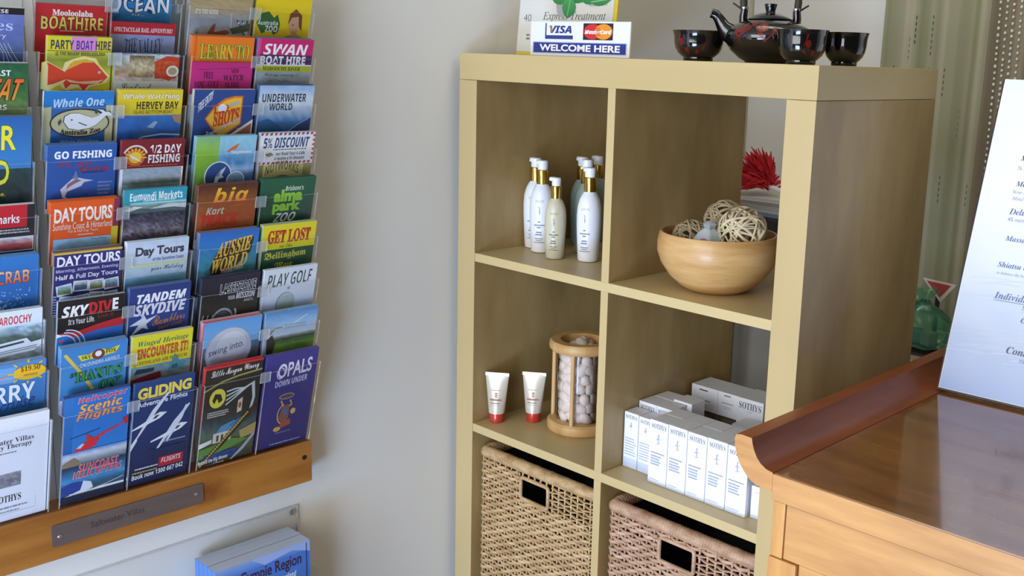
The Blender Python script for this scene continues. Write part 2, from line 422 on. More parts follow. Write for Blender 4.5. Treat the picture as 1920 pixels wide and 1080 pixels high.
# ---------------------------------------------------------------- the leaflets, column by column
C1 = (-0.9035, -0.8065); C2 = (-0.786, -0.692); C3 = (-0.6855, -0.591); C4 = (-0.573, -0.473); C5 = (-0.466, -0.3675)
SKY = [(0, '#8fb6dc'), (0.5, '#c9dcea'), (0.55, '#5e7f94'), (1, '#4c7fa8')]
SEA = [(0, '#2f74bd'), (0.5, '#1f5fae'), (1, '#3a8fd0')]

# --- first column, cut by the left edge of the photo
def p(a):
    a.rect(0, 0, 1, .09, '#15151d').text('HARBOUR CRUISE', .02, .025, .8, .075, '#e8e8ee', 'b')
    a.photo(0, .09, 1, .8, [(0, '#6878b8'), (.4, '#5b68a8'), (.6, '#4f6a9d'), (1, '#1f3f7d')], .12)
    a.text('Glades', .1, .17, .86, .31, '#b7c9f0', 's').text('Discovery', .3, .35, .78, .43, '#c8d2ea', 'n')
    for q in range(7): a.line([(.5 + .05 * q, .48), (.62 + .04 * q, .6 + .02 * (q % 3)), (.58 + .06 * q, .74)], .008, '#b9c0cf')
leaflet('cruise', 'purplish blue cruise leaflet under a black heading, top left corner of the racks', *C1, 7, p, .008, .03)
def p(a):
    a.photo(0, 0, 1, .85, [(0, '#1c5a3c'), (.4, '#2c6a3a'), (.6, '#47763d'), (.8, '#7b9161'), (1, '#3b5f46')], .25, 18, 18, 4)
    a.text('FRASER COAST', .0, .1, .78, .18, '#f4f6f2', 'b').text('RETREAT', .0, .22, .93, .52, '#e8622c', 'i', out='#3a1a12', slant=.05, c2='#d9a03c')
    a.text('4WD TOURS', .1, .58, .74, .66, '#eceee8', 'b').ell(.44, .82, .3, .14, '#f0f0ee').ell(.44, .82, .28, .125, '#23479b')
    a.poly([(.25, .82), (.5, .74), (.62, .86), (.5, .84), (.4, .9)], '#dfe5f2')
leaflet('coast', 'green leaflet with orange lettering and a blue oval badge in the leftmost column', *C1, 6, p, .008, .033)
def p(a):
    a.rect(0, 0, 1, .75, '#2163ad', '#3a86c8').photo(0, .75, 1, 1.6, [(0, '#25454c'), (.3, '#1d3a3a'), (1, '#173046')], .3, 16, 12, 5)
    a.text('ASER', .06, .12, .8, .48, '#f2e83c', 'n', out='#274a1c', ow=.03, off=.02).text('TOURS', .1, .49, .52, .61, '#d8524a', 'n', off=.015)
    a.text('LAND', .04, .62, .72, .98, '#eee53a', 'n', out='#274a1c', ow=.03, off=.02)
    a.text('From Brisbane,', .02, 1.09, .68, 1.16, '#d9df3e', 'b').text('& Noosa!', .1, 1.22, .44, 1.3, '#d9df3e', 'b')
leaflet('fraser', 'tall blue leaflet with big yellow capitals in the leftmost column', *C1, 5, p, .009, .037, '#6f86a6')
def p(a):
    a.rect(0, 0, 1, .38, '#c21f30').rect(0, .38, 1, .85, '#2a55a8', '#2d7fc9').text('with a sharks', .12, .14, .8, .27, '#f6f2f0', 'b').text('snacks', .02, .3, .3, .4, '#f6f2f0', 'b')
    a.rect(.9, 0, 1, .85, '#1b1f2c').rect(.48, .34, .98, .46, '#23272b').greek(.52, .36, .95, .44, '#b9bdc0', 2)
    a.rect(.08, .46, 1, .72, '#2b2f38').rect(.1, .48, .99, .70, '#dcdde0').photo(.12, .5, .98, .69, [(0, '#c9ccd0'), (.5, '#b44a4c'), (1, '#73444b')], .35, 14, 6, 3)
    a.photo(0, .74, 1, 1.2, SEA, .25, 10, 8, 8)
leaflet('sharks', 'red and blue leaflet with white lowercase words about sharks, leftmost column', *C1, 4, p, .009, -.01, '#e3e3e8')
def p(a):
    a.rect(0, 0, 1, 1.2, '#2f78c2', '#1b5faa').text('MUD CRAB', .02, .22, .88, .42, '#f3c9a0', 'b', c2='#e0512c', out='#6a2a20', ow=.03)
    a.text('SEA', .1, .5, .45, .72, '#86c2ee', 'b', out='#1d4f94').text('MEETERS', .0, .74, .6, .95, '#7fbdf0', 'b', out='#1d4f94')
    for q in range(60): a.ell(.5 + .4 * a.rng.random(), .5 + .4 * a.rng.random(), .01, .008, '#a8cfee', n=6); a.z -= a.step
    a.rect(.0, 1.0, .8, 1.25, '#9fb6cc', '#6f8faf')
leaflet('crab', 'blue leaflet with orange-white capitals about crabs, leftmost column', *C1, 3, p, .012, -.006, '#5f9bd0')
def p(a):
    a.rect(0, 0, 1, .25, '#dfe9f2').text('ON THE MAROOCHY', .0, .08, .86, .21, '#c8353c', 'b')
    a.photo(0, .25, 1, .95, [(0, '#b9d6e8'), (.25, '#5b6c62'), (.45, '#33463c'), (.55, '#c9d4d8'), (.7, '#8b9a9c'), (.85, '#b8c2c4'), (1, '#5b6f78')], .35, 18, 14, 6, 2.5)
    a.poly([(.05, .62), (.2, .6), (.25, .52), (.8, .46), (.86, .54), (1, .52), (1, .6), (.9, .68), (.2, .74)], '#e7ecee').poly([(.3, .55), (.76, .5), (.77, .53), (.31, .585)], '#3b4750')
    for q in range(2): a.line([(.1, .66 + .03 * q), (.94, .6 + .03 * q)], .01, '#44525c')
leaflet('maroochy', 'pale leaflet with red capitals above a river boat, leftmost column', *C1, 2, p, .008, -.008, '#c5ccd6')
def p(a):
    a.rect(0, 0, 1, .8, '#4a8fd6', '#2f6fa6').photo(0, .05, .6, .3, [(0, '#6fa4dc'), (1, '#7ea9d2')], .06).line([(.0, .26), (.2, .2), (.35, .22), (.5, .17)], .02, '#cf8078')
    for q in range(8): a.line([(.76 + .2 * math.cos(q * PI / 4), .16 + .15 * math.sin(q * PI / 4)), (.76 + .27 * math.cos(q * PI / 4), .16 + .2 * math.sin(q * PI / 4))], .025, '#e9c33a')
    a.ell(.78, .17, .22, .12, '#f0be22').text('$19.50', .66, .06, .92, .16, '#5a2b24', 's').greek(.7, .2, .9, .25, '#a45a2a', 1)
    a.text('FERRY', .0, .34, .86, .62, '#f4f7fa', 'b').text('cruise', .4, .58, .86, .78, '#1e3f86', 'n', slant=.05, rise=.05)
    a.photo(0, .74, 1, 1.2, [(0, '#2c6aa0'), (.3, '#28567f'), (1, '#27547c')], .15)
leaflet('ferry', 'blue ferry leaflet with a yellow sun price badge, leftmost column', *C1, 1, p, .010, -.009, '#7fa3cf')
def p(a):
    a.rect(0, 0, 1, 1.6, '#e6e7ee').line([(0, .2), (1, .2)], .006, '#c3c6d2').text('Saltwater Villas', .1, .29, .8, .36, '#3a3a44', 's').text('Beauty Therapy', .12, .37, .78, .45, '#3a3a44', 's').greek(.14, .48, .6, .51, '#7d7d88', 1)
    a.photo(.36, .78, .64, .98, [(0, '#9a9aa0'), (.5, '#7b7b80'), (1, '#8f8f96')], .35, 8, 6, 9).text('SOTHYS', .3, 1.1, .65, 1.2, '#33333c', 's')
    a.greek(.12, 1.27, .76, 1.31, '#8d8d98', 1).greek(.16, 1.33, .72, 1.36, '#8d8d98', 1).line([(.85, 1.2), (.85, 1.36), (.1, 1.38)], .004, '#b4b4c0')
leaflet('beauty', 'plain white beauty therapy leaflet in the lowest pocket at the far left', -.9047, -.8064, 0, p, .008, -.011, '#d6d8e2')

# --- second column
def p(a):
    a.rect(0, 0, 1, 1, '#c9242f').text('Mooloolaba', .23, .07, .8, .16, '#f6efe6', 's', off=.02).text('BOATHIRE', .08, .17, .95, .36, '#e9d168', 'b', out='#6a1a14', ow=.06, wob=.008)
    a.greek(.34, .37, .7, .4, '#f0c9c4', 1).photo(.42, .43, .98, .62, [(0, '#55708c'), (.5, '#7d94a8'), (1, '#3f556c')], .2, 8, 6)
    a.line([(.6, .48), (.86, .44), (.92, .5)], .02, '#d4dce4')
leaflet('boathire', 'red boat hire leaflet with yellow balloon lettering at the top of the racks', *C2, 8, p, .009, -.0377, '#b32b3a', '#c0303c')
def p(a):
    a.rect(0, 0, 1, .9, '#d3d02f').photo(.0, .24, 1, .62, [(0, '#c9c63a'), (.4, '#86963a'), (1, '#cfcd34')], .1, 10, 8)
    a.rect(.37, .0, .76, .24, '#d38cc6').text('PARTY', .05, .06, .4, .21, '#3f2f5c', 'b').text('BOAT', .44, .06, .7, .21, '#4b3496', 'b').text('HIRE', .74, .06, .98, .21, '#4d2f5e', 'b')
    a.line([(0, .235), (1, .235)], .008, '#5b6130').text('@ THE WHARF MOOLOOLABA', .12, .25, .9, .32, '#4a5526', 'b')
    fish = [(.02, .5), (.0, .42), (.08, .46), (.28, .58), (.36, .44), (.58, .37), (.72, .4), (.8, .48), (.96, .66), (.86, .76), (.66, .8), (.58, .9), (.5, .79), (.38, .78), (.3, .86), (.26, .76), (.3, .7), (.1, .78), (.02, .8)]
    big = [(-.08, .43), (.0, .4), (.12, .47), (.24, .54), (.27, .42), (.4, .36), (.56, .31), (.76, .34), (.82, .45), (1.0, .64), (.95, .76), (.7, .82), (.6, .93), (.5, .84), (.3, .9), (.2, .8), (.03, .9), (-.09, .86)]
    a.poly(big, '#e9dc4a').poly([(u * .97 + .01, v * .97 + .02) for u, v in big], '#efe7a0').poly(fish, '#e0452c').poly([(.3, .7), (.5, .74), (.8, .72), (.9, .7), (.8, .77), (.6, .78), (.36, .75)], '#f0c9a8')
    a.poly([(.28, .56), (.4, .4), (.6, .36), (.74, .42), (.55, .42)], '#e8b43a').ell(.82, .58, .022, .02, '#f4efe4').ell(.82, .58, .01, .01, '#222222')
    a.greek(.2, .88, .95, .93, '#4a4a20', 1)
leaflet('party', 'yellow party boat leaflet with a cut-out red fish across its front', -.7765, -.691, 7, p, .006, -.005, ulo=-.1, edge= '#cfd06a')
def p(a):
    a.rect(0, 0, 1, .24, '#1f74bf', '#2f86cc').rect(0, .22, 1, 1.6, '#bdbb90').rect(.11, .2, .89, 1.5, '#2465a8', '#1d4f92').poly([(0, .0), (1, .0), (1, .12), (0, .25)], '#1f78c4')
    a.text('Whale One', .14, .12, .86, .25, '#b4d6f0', 'i', out='#5c92c4', ow=.02, rise=.03)
    a.ell(.52, .49, .43, .225, '#1f2a2c').ell(.52, .49, .41, .205, '#c3bf94')
    wh = [(.29, .47), (.3, .39), (.38, .34), (.5, .34), (.6, .38), (.7, .41), (.79, .38), (.84, .33), (.76, .28), (.85, .29), (.88, .32), (.94, .32), (.99, .38), (.9, .38), (.84, .44), (.76, .52), (.66, .57), (.5, .6), (.36, .57)]
    a.poly([(u + (u - .6) * .04, v + (v - .46) * .06) for u, v in wh], '#23282a').poly(wh, '#eef0f0').line([(.5, .48), (.58, .52), (.62, .53)], .014, '#23282a').ell(.4, .44, .012, .012, '#23282a')
    a.poly([(.72, .33), (.76, .29), (.79, .31), (.75, .36)], '#4c5448').poly([(.2, .47), (.24, .42), (.26, .47), (.22, .53)], '#4c5448')
    a.text('Australia Zoo', .24, .57, .82, .65, '#20262a', 's', rise=.02, off=.02, arc=-.035).text('Whale Watching', .24, .75, .8, .81, '#b9cde2', 'n')
leaflet('whale', 'blue whale watching card with a cream oval holding a white whale', *C2, 6, p, .004, -.005, '#d8d8d0')
def p(a):
    a.rect(0, 0, 1, 1, '#2359a3', '#1d57ab').text('GO FISHING', .1, .1, .93, .22, '#f1f4f8', 'b', off=.015)
    a.text('FL AT', .16, .28, .64, .35, '#b02a35', 'i').text('DOG', .46, .36, .9, .43, '#a5252f', 'i').greek(.5, .43, .86, .48, '#17397a', 1)
    a.poly([(.24, .84), (.2, .7), (.3, .6), (.38, .52), (.41, .42), (.45, .52), (.54, .55), (.68, .58), (.54, .6), (.5, .66), (.4, .7), (.3, .74), (.27, .82), (.33, .86)], '#cfd3dc').poly([(.3, .62), (.42, .54), (.5, .57), (.4, .62), (.28, .7)], '#8a6f80')
    a.poly([(.36, .54), (.41, .43), (.46, .54)], '#7a86a8').greek(.74, .6, .96, .84, '#6f8cc0', 4).ell(.58, .8, .02, .015, '#20365c')
leaflet('gofish', 'dark blue leaflet headed GO FISHING with a silver marlin', *C2, 5, p, .010, -.005, '#5d80b6')
def p(a):
    a.rect(0, 0, 1, .62, '#e2581f').rect(.92, 0, 1, .46, '#7d2e52').rect(.9, .46, 1, 1.5, '#d0b92f').rect(0, .5, .06, 1.5, '#d9561f')
    a.text('DAY TOURS', .05, .1, .9, .33, '#f5ece2', 'n', off=.035, wob=.01).text('Sunshine Coast & Hinterland', .04, .34, .9, .45, '#f3e3d6', 'n').text('Full & Half Day Tours', .26, .46, .7, .52, '#f0d8c8', 'n').greek(.4, .54, .64, .57, '#f0d0bc', 1)
    a.photo(.05, .6, .89, 1.1, [(0, '#8fb4cc'), (.35, '#7fb0d0'), (.6, '#6d9fbe'), (1, '#4f8cb8')], .1, 14, 8, 2)
    for q in range(6): a.line([(.6 + .04 * q, .62 + .015 * (q % 3)), (.63 + .04 * q, .64)], .012, '#4a6470')
leaflet('dayorange', 'thick orange day tours stack with a beach picture in the second column', *C2, 4, p, .0125, -.011, '#e0722f', '#d9612a')
def p(a):
    a.rect(0, 0, 1, 1.2, '#2a2c74').rect(0, 0, 1, .03, '#d9b63a').text('DAY TOURS', .04, .06, .97, .23, '#f0eef2', 'n', off=.03).text('Morning, Afternoon, Evening', .03, .27, .95, .34, '#c9cbe4', 'b').text('Half & Full Day Tours', .03, .37, .95, .47, '#eceaf2', 'n', off=.02)
    for i, (u, v, rr) in enumerate(((.16, .62, -.15), (.4, .58, .05), (.63, .59, -.05), (.86, .6, -.12), (.2, .82, .1), (.42, .82, -.1), (.64, .8, .1), (.85, .82, -.05))):
        c, s = math.cos(rr), math.sin(rr); q = [(u + x * c - y * s, v + x * s + y * c) for x, y in ((-.115, -.09), (.115, -.09), (.115, .09), (-.115, .09))]
        a.poly(q, '#e3e6ea'); a.photo(u - .095, v - .07, u + .095, v + .07, [(0, ('#9fc3de', '#cfd9dc', '#b9c3c6', '#a7b7a0')[i % 4]), (.5, ('#4f87b0', '#6f8f5a', '#4c5560', '#8f8a5a')[(i + 1) % 4]), (1, ('#7a6f50', '#2f5f8f', '#4b6a3a', '#8c6a50')[i % 4])], .3, 6, 5, i)
    a.rect(.3, .94, .74, 1.08, '#b49b2a').greek(-.0, .7, .05, 1.1, '#c9cbe4', 9)
leaflet('dayblue', 'navy day tours leaflet with small tilted snapshots and a buff top edge', *C2, 3, p, .0125, -.009, '#c9a66a', '#3a3f7d')
def p(a):
    a.rect(0, 0, 1, .55, '#17161a').text('SKY', .06, .1, .46, .29, '#f0eef0', 'i', off=.02).text('DIV', .46, .08, .8, .28, '#c9202b', 'b', off=.02).text('E', .81, .06, .9, .26, '#f0eef0', 'b', off=.02)
    a.text('It’s Your Life.', .16, .32, .55, .42, '#e9e7e9', 'b').text('Live it', .6, .3, .84, .37, '#8f1f28', 'b')
    a.poly([(0, .55), (.3, .55), (.6, .47), (1, .4), (1, .58), (.6, .6), (.3, .66)], '#c92530').poly([(0, .68), (.3, .64), (.6, .57), (1, .55), (1, 1.2), (0, 1.2)], '#2c6ab8', '#2f78c9')
    for q in range(3): a.ring(.08 + .03 * q, .78, .2 + .04 * q, .2 + .04 * q, .02, '#d9dde6', -1.6, 1.4)
    a.ell(.08, .8, .2, .2, '#2f74c4').poly([(.03, .66), (.12, .66), (.08, .72)], '#d4502f').ell(.62, .76, .08, .04, '#2a3a78')
leaflet('skydive', 'black and blue skydiving leaflet with white and red slanted capitals', *C2, 2, p, .006, -.004, '#a8b2c6')
def p(a):
    a.rect(0, 0, 1, .9, '#3a80c4', '#4f97cf').line([(.05, .1), (.3, .46), (.5, .8)], .05, '#d9bf52')
    a.poly([(.24, .15), (.42, .16), (.5, .1), (.62, .1), (.7, .13), (.88, .08), (.82, .2), (.66, .22), (.56, .27), (.44, .24), (.3, .26)], '#dcd23a').ell(.55, .18, .1, .09, '#7a3a34').ell(.55, .17, .05, .05, '#e6e6ea')
    a.text('SKY', .3, .17, .44, .23, '#2a2a18', 's').text('FOX', .66, .12, .82, .19, '#2a2a18', 's').text('CALOUNDRA AIRFIELD', .28, .3, .88, .37, '#e8f0f6', 'n', rise=.04)
    a.text('“HANDS', .14, .44, .93, .63, '#2f9a4c', 's', out='#123a2a', ow=.05, rise=.03).text('ON”', .58, .66, .93, .84, '#2f9a4c', 's', out='#123a2a', ow=.05, rise=.02)
leaflet('skyfox', 'sky blue flying leaflet with green words HANDS ON and a yellow winged badge', *C2, 1, p, .0125, .0, '#6f9cc9')
def p(a):
    a.rect(0, 0, 1, .85, '#1f6fc4', '#2a7fcb').rect(0, 0, .14, 1.6, '#2a78c4', '#1b4c86').text('Helicopter', .2, .03, .95, .13, '#e0495a', 'i', out='#f0c9cc', ow=.01, rise=.02).text('Scenic', .22, .13, .88, .26, '#e6b06a', 'i', out='#a5622c', ow=.03, rise=.02).text('Flights', .18, .27, .9, .4, '#ea9a5a', 'i', out='#b0532c', ow=.03, rise=.02)
    a.line([(.1, .62), (.56, .55)], .01, '#1b3a66').line([(.4, .72), (.62, .64), (.9, .55), (.96, .5)], [.05, .04, .025, .02], '#e2303c').poly([(.17, .83), (.25, .74), (.36, .71), (.34, .6), (.4, .62), (.46, .7), (.56, .7), (.5, .8), (.36, .85), (.22, .88)], '#dd2b34').poly([(.2, .79), (.28, .73), (.33, .74), (.27, .8)], '#bcd4e6')
    a.line([(.2, .9), (.48, .87)], .012, '#8a2028').poly([(.9, .47), (.97, .44), (1.0, .54), (.96, .58)], '#c02a3a')
    a.photo(0, .84, 1, 1.08, [(0, '#3f86c8'), (.3, '#d2d9e2'), (.6, '#9aa2aa'), (1, '#2a3c4c')], .12, 14, 8, 3).poly([(0, 1.0), (.1, .95), (.18, .92), (.26, .98), (.3, 1.06), (0, 1.12)], '#8f7a66')
    a.photo(0, 1.06, 1, 1.3, [(0, '#20303e'), (.3, '#23527c'), (1, '#3f9acb')], .15, 12, 6, 4).text('SUNCOAST', .26, 1.06, .88, 1.16, '#e2404c', 'i', out='#f2d4d4', ow=.015).text('HELICOPTERS', .18, 1.16, .94, 1.26, '#e2404c', 'i', out='#f2d4d4', ow=.015)
    a.photo(0, 1.28, 1, 1.48, [(0, '#4c9ed0'), (.4, '#2a5a7c'), (1, '#33566a')], .2, 12, 6, 5).ell(.2, 1.4, .2, .09, '#1e3f96').poly([(.34, 1.32), (.46, 1.36), (.5, 1.46), (.36, 1.5), (.06, 1.52), (.3, 1.46)], '#dfe6ec').line([(.4, 1.5), (.7, 1.46), (.98, 1.4)], .012, '#c4ccd2').rect(0, 1.52, 1, 1.66, '#12213c')
leaflet('heli', 'bright blue leaflet with a red helicopter in the lowest pocket above the name plate', *C2, 0, p, .009, .0, '#4a5c96')
# --- third column
def p(a):
    a.rect(0, 0, 1, 1.9, '#1b78b8', '#2b8cc6').text('OCEAN', .04, 1.02, .96, 1.24, '#f2f4f4', 'b', out='#123c5c', ow=.05, wob=.02).text('life', .4, 1.27, .6, 1.33, '#e4d69c', 'n')
    a.photo(0, 1.3, 1, 1.6, [(0, '#2b86bf'), (1, '#1d5f96')], .2)
leaflet('ocean', 'blue leaflet with white bubble capitals OCEAN at the top edge of the photo', *C3, 9, p, .008, .0, '#4a88b4')
def p(a):
    a.rect(0, 0, 1, .19, '#bf2533').text('SPECTACULAR RAIL ADVENTURE!', .05, .08, .95, .15, '#f2dede', 's', off=.01).photo(0, .19, 1, 1, [(0, '#93a0c4'), (.4, '#8794ba'), (.6, '#7a86aa'), (1, '#6f7ca0')], .08)
    a.text('THE VALLEY', .22, .25, .8, .48, '#2e3a63', 's', wob=.02).text('RATTLER', .15, .48, .92, .64, '#26335c', 'n', out='#9aa4c4', ow=.03, wob=.02)
leaflet('rail', 'lilac grey leaflet with a red rail adventure heading', *C3, 8, p, .007, -.057, '#a53a48')
def p(a):
    a.photo(0, 0, 1, .48, [(0, '#a8c0ce'), (.3, '#c9c6b0'), (.6, '#b08a6a'), (1, '#d8dcd8')], .35, 20, 12, 5, 2)
    a.photo(.22, .02, .6, .36, [(0, '#6b5c40'), (.5, '#d0c49a'), (1, '#8a6a44')], .45, 12, 10, 8).poly([(.6, .12), (.8, .02), (1, .04), (1, .3), (.86, .42), (.66, .36)], '#c9452c').photo(.62, .1, .96, .38, [(0, '#d85a34'), (1, '#b23a22')], .35, 10, 8, 3).ell(.9, .26, .1, .09, '#e6e2cc').ell(.9, .26, .07, .06, '#a8a27a')
    a.rect(0, .42, 1, .7, '#e4e8e8', '#d3d8d8').text('Seafood', .1, .46, .58, .62, '#3f4a4c', 'c').rect(0, .66, 1, 1, '#c9cdd0')
leaflet('seafood', 'pale leaflet with a plate of prawns above the script word Seafood', *C3, 7, p, .007, -.027, '#8f9298')
def p(a):
    a.rect(0, 0, 1, .4, '#e0c92c').text('Whale Watching', .06, .06, .95, .17, '#efe9d0', 'b', out='#8f8648', ow=.03).text('HERVEY BAY', .28, .19, .94, .31, '#2a2a22', 'b').text('GLASS BOTTOM BOAT', .24, .33, .86, .385, '#4c4a2c', 'n').line([(0, .41), (1, .41)], .012, '#7f7a86')
    a.photo(0, .42, 1, 1.2, SEA, .15, 14, 10, 2).poly([(.3, .78), (.42, .62), (.56, .5), (.62, .47), (.64, .55), (.56, .68), (.4, .8), (.22, .92)], '#3f6ca0').poly([(.46, .6), (.58, .5), (.63, .52), (.56, .62)], '#8fb4d4').line([(.1, .95), (.4, .76), (.7, .72), (1, .74)], .025, '#bcd4e8').poly([(.84, .42), (1, .4), (1, .56), (.9, .52)], '#a98a6c')
leaflet('hervey', 'yellow and blue whale leaflet headed HERVEY BAY', *C3, 6, p, .008, -.003, '#cfc46a')
def p(a):
    a.rect(0, 0, 1, .46, '#7c1f2c').ell(.22, .28, .15, .14, '#d46a2c').ell(.22, .28, .1, .09, '#ecc63a').poly([(.08, .2), (.2, .26), (.34, .36), (.18, .3)], '#e9e4dc').ring(.22, .29, .19, .2, .03, '#d9cfc4', -2.7, -.4)
    for q in range(9): a.line([(.22 + .1 * math.cos(PI + q * PI / 8), .28 + .09 * math.sin(PI + q * PI / 8)), (.22 + .17 * math.cos(PI + q * PI / 8), .28 + .16 * math.sin(PI + q * PI / 8))], .02, '#e8b13a')
    a.text('1/2 DAY', .44, .08, .94, .22, '#f0e8e6', 'b', off=.01).text('FISHING', .42, .24, .93, .38, '#f0e8e6', 'b', off=.01).greek(.05, .41, .95, .435, '#c96a4a', 1)
    a.photo(.04, .47, .96, .86, [(0, '#9fb4c4'), (.4, '#b3c0c8'), (.6, '#55685a'), (.7, '#7f948c'), (1, '#6f858c')], .15, 16, 10, 4)
leaflet('halfday', 'maroon half day fishing leaflet with an orange sun badge', *C3, 5, p, .006, -.002, '#8f3f4a')
def p(a):
    a.rect(0, 0, 1, .25, '#2a97ae').text('Eumundi Markets', .08, .05, .93, .19, '#f0f5f4', 'i', slant=-.02, wob=.008).greek(.3, .19, .85, .22, '#cfe6ea', 1).rect(.1, .22, 1, .25, '#8fd0d8')
    a.photo(0, .25, 1, .42, [(0, '#8fb0ac'), (.5, '#4c6a64'), (1, '#59606a')], .25, 14, 6, 3).poly([(.1, .36), (.3, .3), (.16, .28), (.0, .34)], '#dfe3e6').poly([(.4, .34), (.7, .27), (1, .28), (1, .36), (.8, .33)], '#c9cfd2')
    a.photo(0, .4, 1, 1.0, [(0, '#3a3d4c'), (.3, '#565263'), (.5, '#8a7f8a'), (.7, '#5a5666'), (1, '#3c3f52')], .6, 24, 18, 7, 3)
leaflet('eumundi', 'teal headed markets leaflet with a grey crowd picture', *C3, 4, p, .006, .0, '#5f8f9c')
def p(a):
    a.photo(0, 0, 1, 1.1, [(0, '#b9cbe0'), (.3, '#cfdbe8'), (.5, '#bcd0dc'), (.7, '#8fb4c8'), (1, '#5f93b4')], .06).text('Day Tours', .14, .1, .93, .3, '#3a4258', 'n', off=.045, out='#dfe3ea', ow=.08).text('of the Sunshine Coast', .42, .3, .93, .36, '#3f5a8c', 'b')
    a.rect(.02, .4, .98, .45, '#d8dca8').text('your Holiday', .4, .45, .94, .56, '#5a6a5c', 'c').photo(0, .62, 1, .85, [(0, '#7fb0c4'), (1, '#2f7fa0')], .12)
leaflet('daywhite', 'pale sky day tours leaflet with dark rounded lettering, third column', *C3, 3, p, .008, -.004, '#dbe4ee')
def p(a):
    a.rect(0, 0, 1, 1, '#243a78', '#2a4f9c').text('TANDEM', .12, .12, .93, .28, '#f0eff2', 'i', off=.02).text('SKYDIVE', .1, .3, .94, .5, '#ecebf0', 'i', off=.02)
    a.poly([(.02, .66), (.2, .56), (.26, .5), (.3, .58), (.48, .52), (.3, .66), (.34, .76), (.24, .72), (.06, .84), (.18, .66)], '#e3e6ee').poly([(.16, .44), (.26, .5), (.24, .56)], '#cfd4e4')
    a.text('Ramblers', .4, .56, .94, .72, '#d98a3a', 'c', rise=.06).text('DROP ZONE', .5, .74, .9, .8, '#c07a3c', 'i', rise=.05)
leaflet('tandem', 'royal blue tandem skydive leaflet with white slanted capitals and an aeroplane', *C3, 2, p, .009, .0, '#5f74a8')
def p(a):
    a.rect(0, 0, 1, .56, '#d9d22f').text('Winged Heritage', .1, .1, .93, .22, '#2f5a5c', 'q', rise=.02).text('ENCOUNTER IT!', .1, .24, .93, .42, '#d4502f', 'b', out='#8a2a1c', ow=.025, rise=.02).text('QUEENSLAND AIR MUSEUM', .04, .47, .93, .55, '#b0453a', 's', rise=.02)
    a.photo(0, .56, 1, 1, [(0, '#6f94a0'), (.5, '#8f9a98'), (1, '#7f8c8c')], .2, 12, 8, 6).poly([(.1, .6), (.4, .62), (.38, .68), (.06, .7)], '#2f3c44').poly([(.02, .78), (.5, .7), (.52, .82), (.04, .92)], '#8f2a32').poly([(.62, .72), (.68, .54), (.72, .42), (.8, .56), (.95, .62), (.8, .72)], '#4f8f9c').text('49', .68, .62, .78, .7, '#21414a', 'b')
leaflet('winged', 'yellow leaflet with red words ENCOUNTER IT over old aircraft', *C3, 1, p, .008, .0, '#c9c6b4')
def p(a):
    a.rect(0, 0, 1, 1.66, '#1f3e78', '#13204a').text('GLIDING', .06, .08, .95, .26, '#e2cc4c', 'n', off=.045, rise=.02).text('Adventure Flights', .06, .3, .9, .4, '#e9ebf0', 'n', off=.02, rise=.03)
    def glider(du, dv):
        a.line([(.02 + du, 1.02 + dv), (.4 + du, .5 + dv), (.62 + du, .24 + dv)], [.02, .075, .03], '#dfe3ea').line([(-.0 + du, .74 + dv), (.3 + du, .66 + dv), (.46 + du, .6 + dv)], [.02, .06, .04], '#eef0f4').poly([(.3 + du, .69 + dv), (.36 + du, .58 + dv), (.5 + du, .53 + dv), (.62 + du, .55 + dv), (.5 + du, .63 + dv)], '#f0f2f5').poly([(.38 + du, .62 + dv), (.44 + du, .57 + dv), (.5 + du, .57 + dv), (.44 + du, .62 + dv)], '#3a2f34')
    glider(-.05, -.02); glider(.33, .23); a.poly([(0, .95), (.1, .82), (.1, .9), (.0, 1.06)], '#e6e9ef').line([(.6, 1.02), (.82, .66), (.9, .48)], [.04, .06, .03], '#dfe3ea')
    a.photo(.3, 1.1, .95, 1.28, [(0, '#1b2d58'), (1, '#16244a')], .15).greek(.56, 1.0, .95, 1.04, '#9fa8c4', 1)
    a.rect(.5, 1.26, .92, 1.42, '#b5202e').text('FLIGHTS', .54, 1.28, .88, 1.36, '#f0dede', 'i').greek(.1, 1.36, .5, 1.4, '#d9dde6', 1).greek(.06, 1.42, .56, 1.46, '#c9a93c', 1).text('Book now 1300 667 042', .06, 1.46, .93, 1.54, '#eef0f4', 'b', rise=.03)
leaflet('gliding', 'navy gliding leaflet with white sailplanes and yellow heading', *C3, 0, p, .006, .0, '#3f5c94')

# --- fourth column
def p(a):
    a.photo(0, 0, 1, .45, [(0, '#a08a62'), (.5, '#b09c74'), (1, '#9aa2a8')], .12).photo(0, .4, 1, 1.2, [(0, '#8f969c'), (.3, '#a4a9ae'), (.6, '#8c9298'), (1, '#a89c98')], .12)
    a.text('IT’S TOO GOOD', .1, .26, .46, .33, '#f0ece0', 'b').poly([(.28, .95), (.3, .66), (.38, .5), (.44, .46), (.42, .6), (.62, .56), (.7, .6), (.46, .7), (.44, .96)], '#8f4a36').poly([(.3, .96), (.32, .74), (.44, .7), (.42, .96)], '#a8383a')
    a.poly([(.42, .9), (.7, .74), (1, .68), (1, .84), (.6, .92)], '#d3d5d8').line([(.68, .3), (.69, .86)], .016, '#c4c8cc')
    for q in range(9): a.line([(.78 + .02 * q, .4 + .03 * (q % 4)), (.9 + .015 * q, .6 + .03 * (q % 3))], .018, '#e4e4e4' if q % 2 else '#2f3a36')
    a.poly([(.66, .54), (1, .44), (1, .56), (.72, .62)], '#4a5440').line([(.14, .6), (.16, .95)], .014, '#40464c')
leaflet('sailing', 'grey leaflet with a man on a sailing boat at the top edge, fourth column', *C4, 8, p, .008, -.006, '#9a948c')
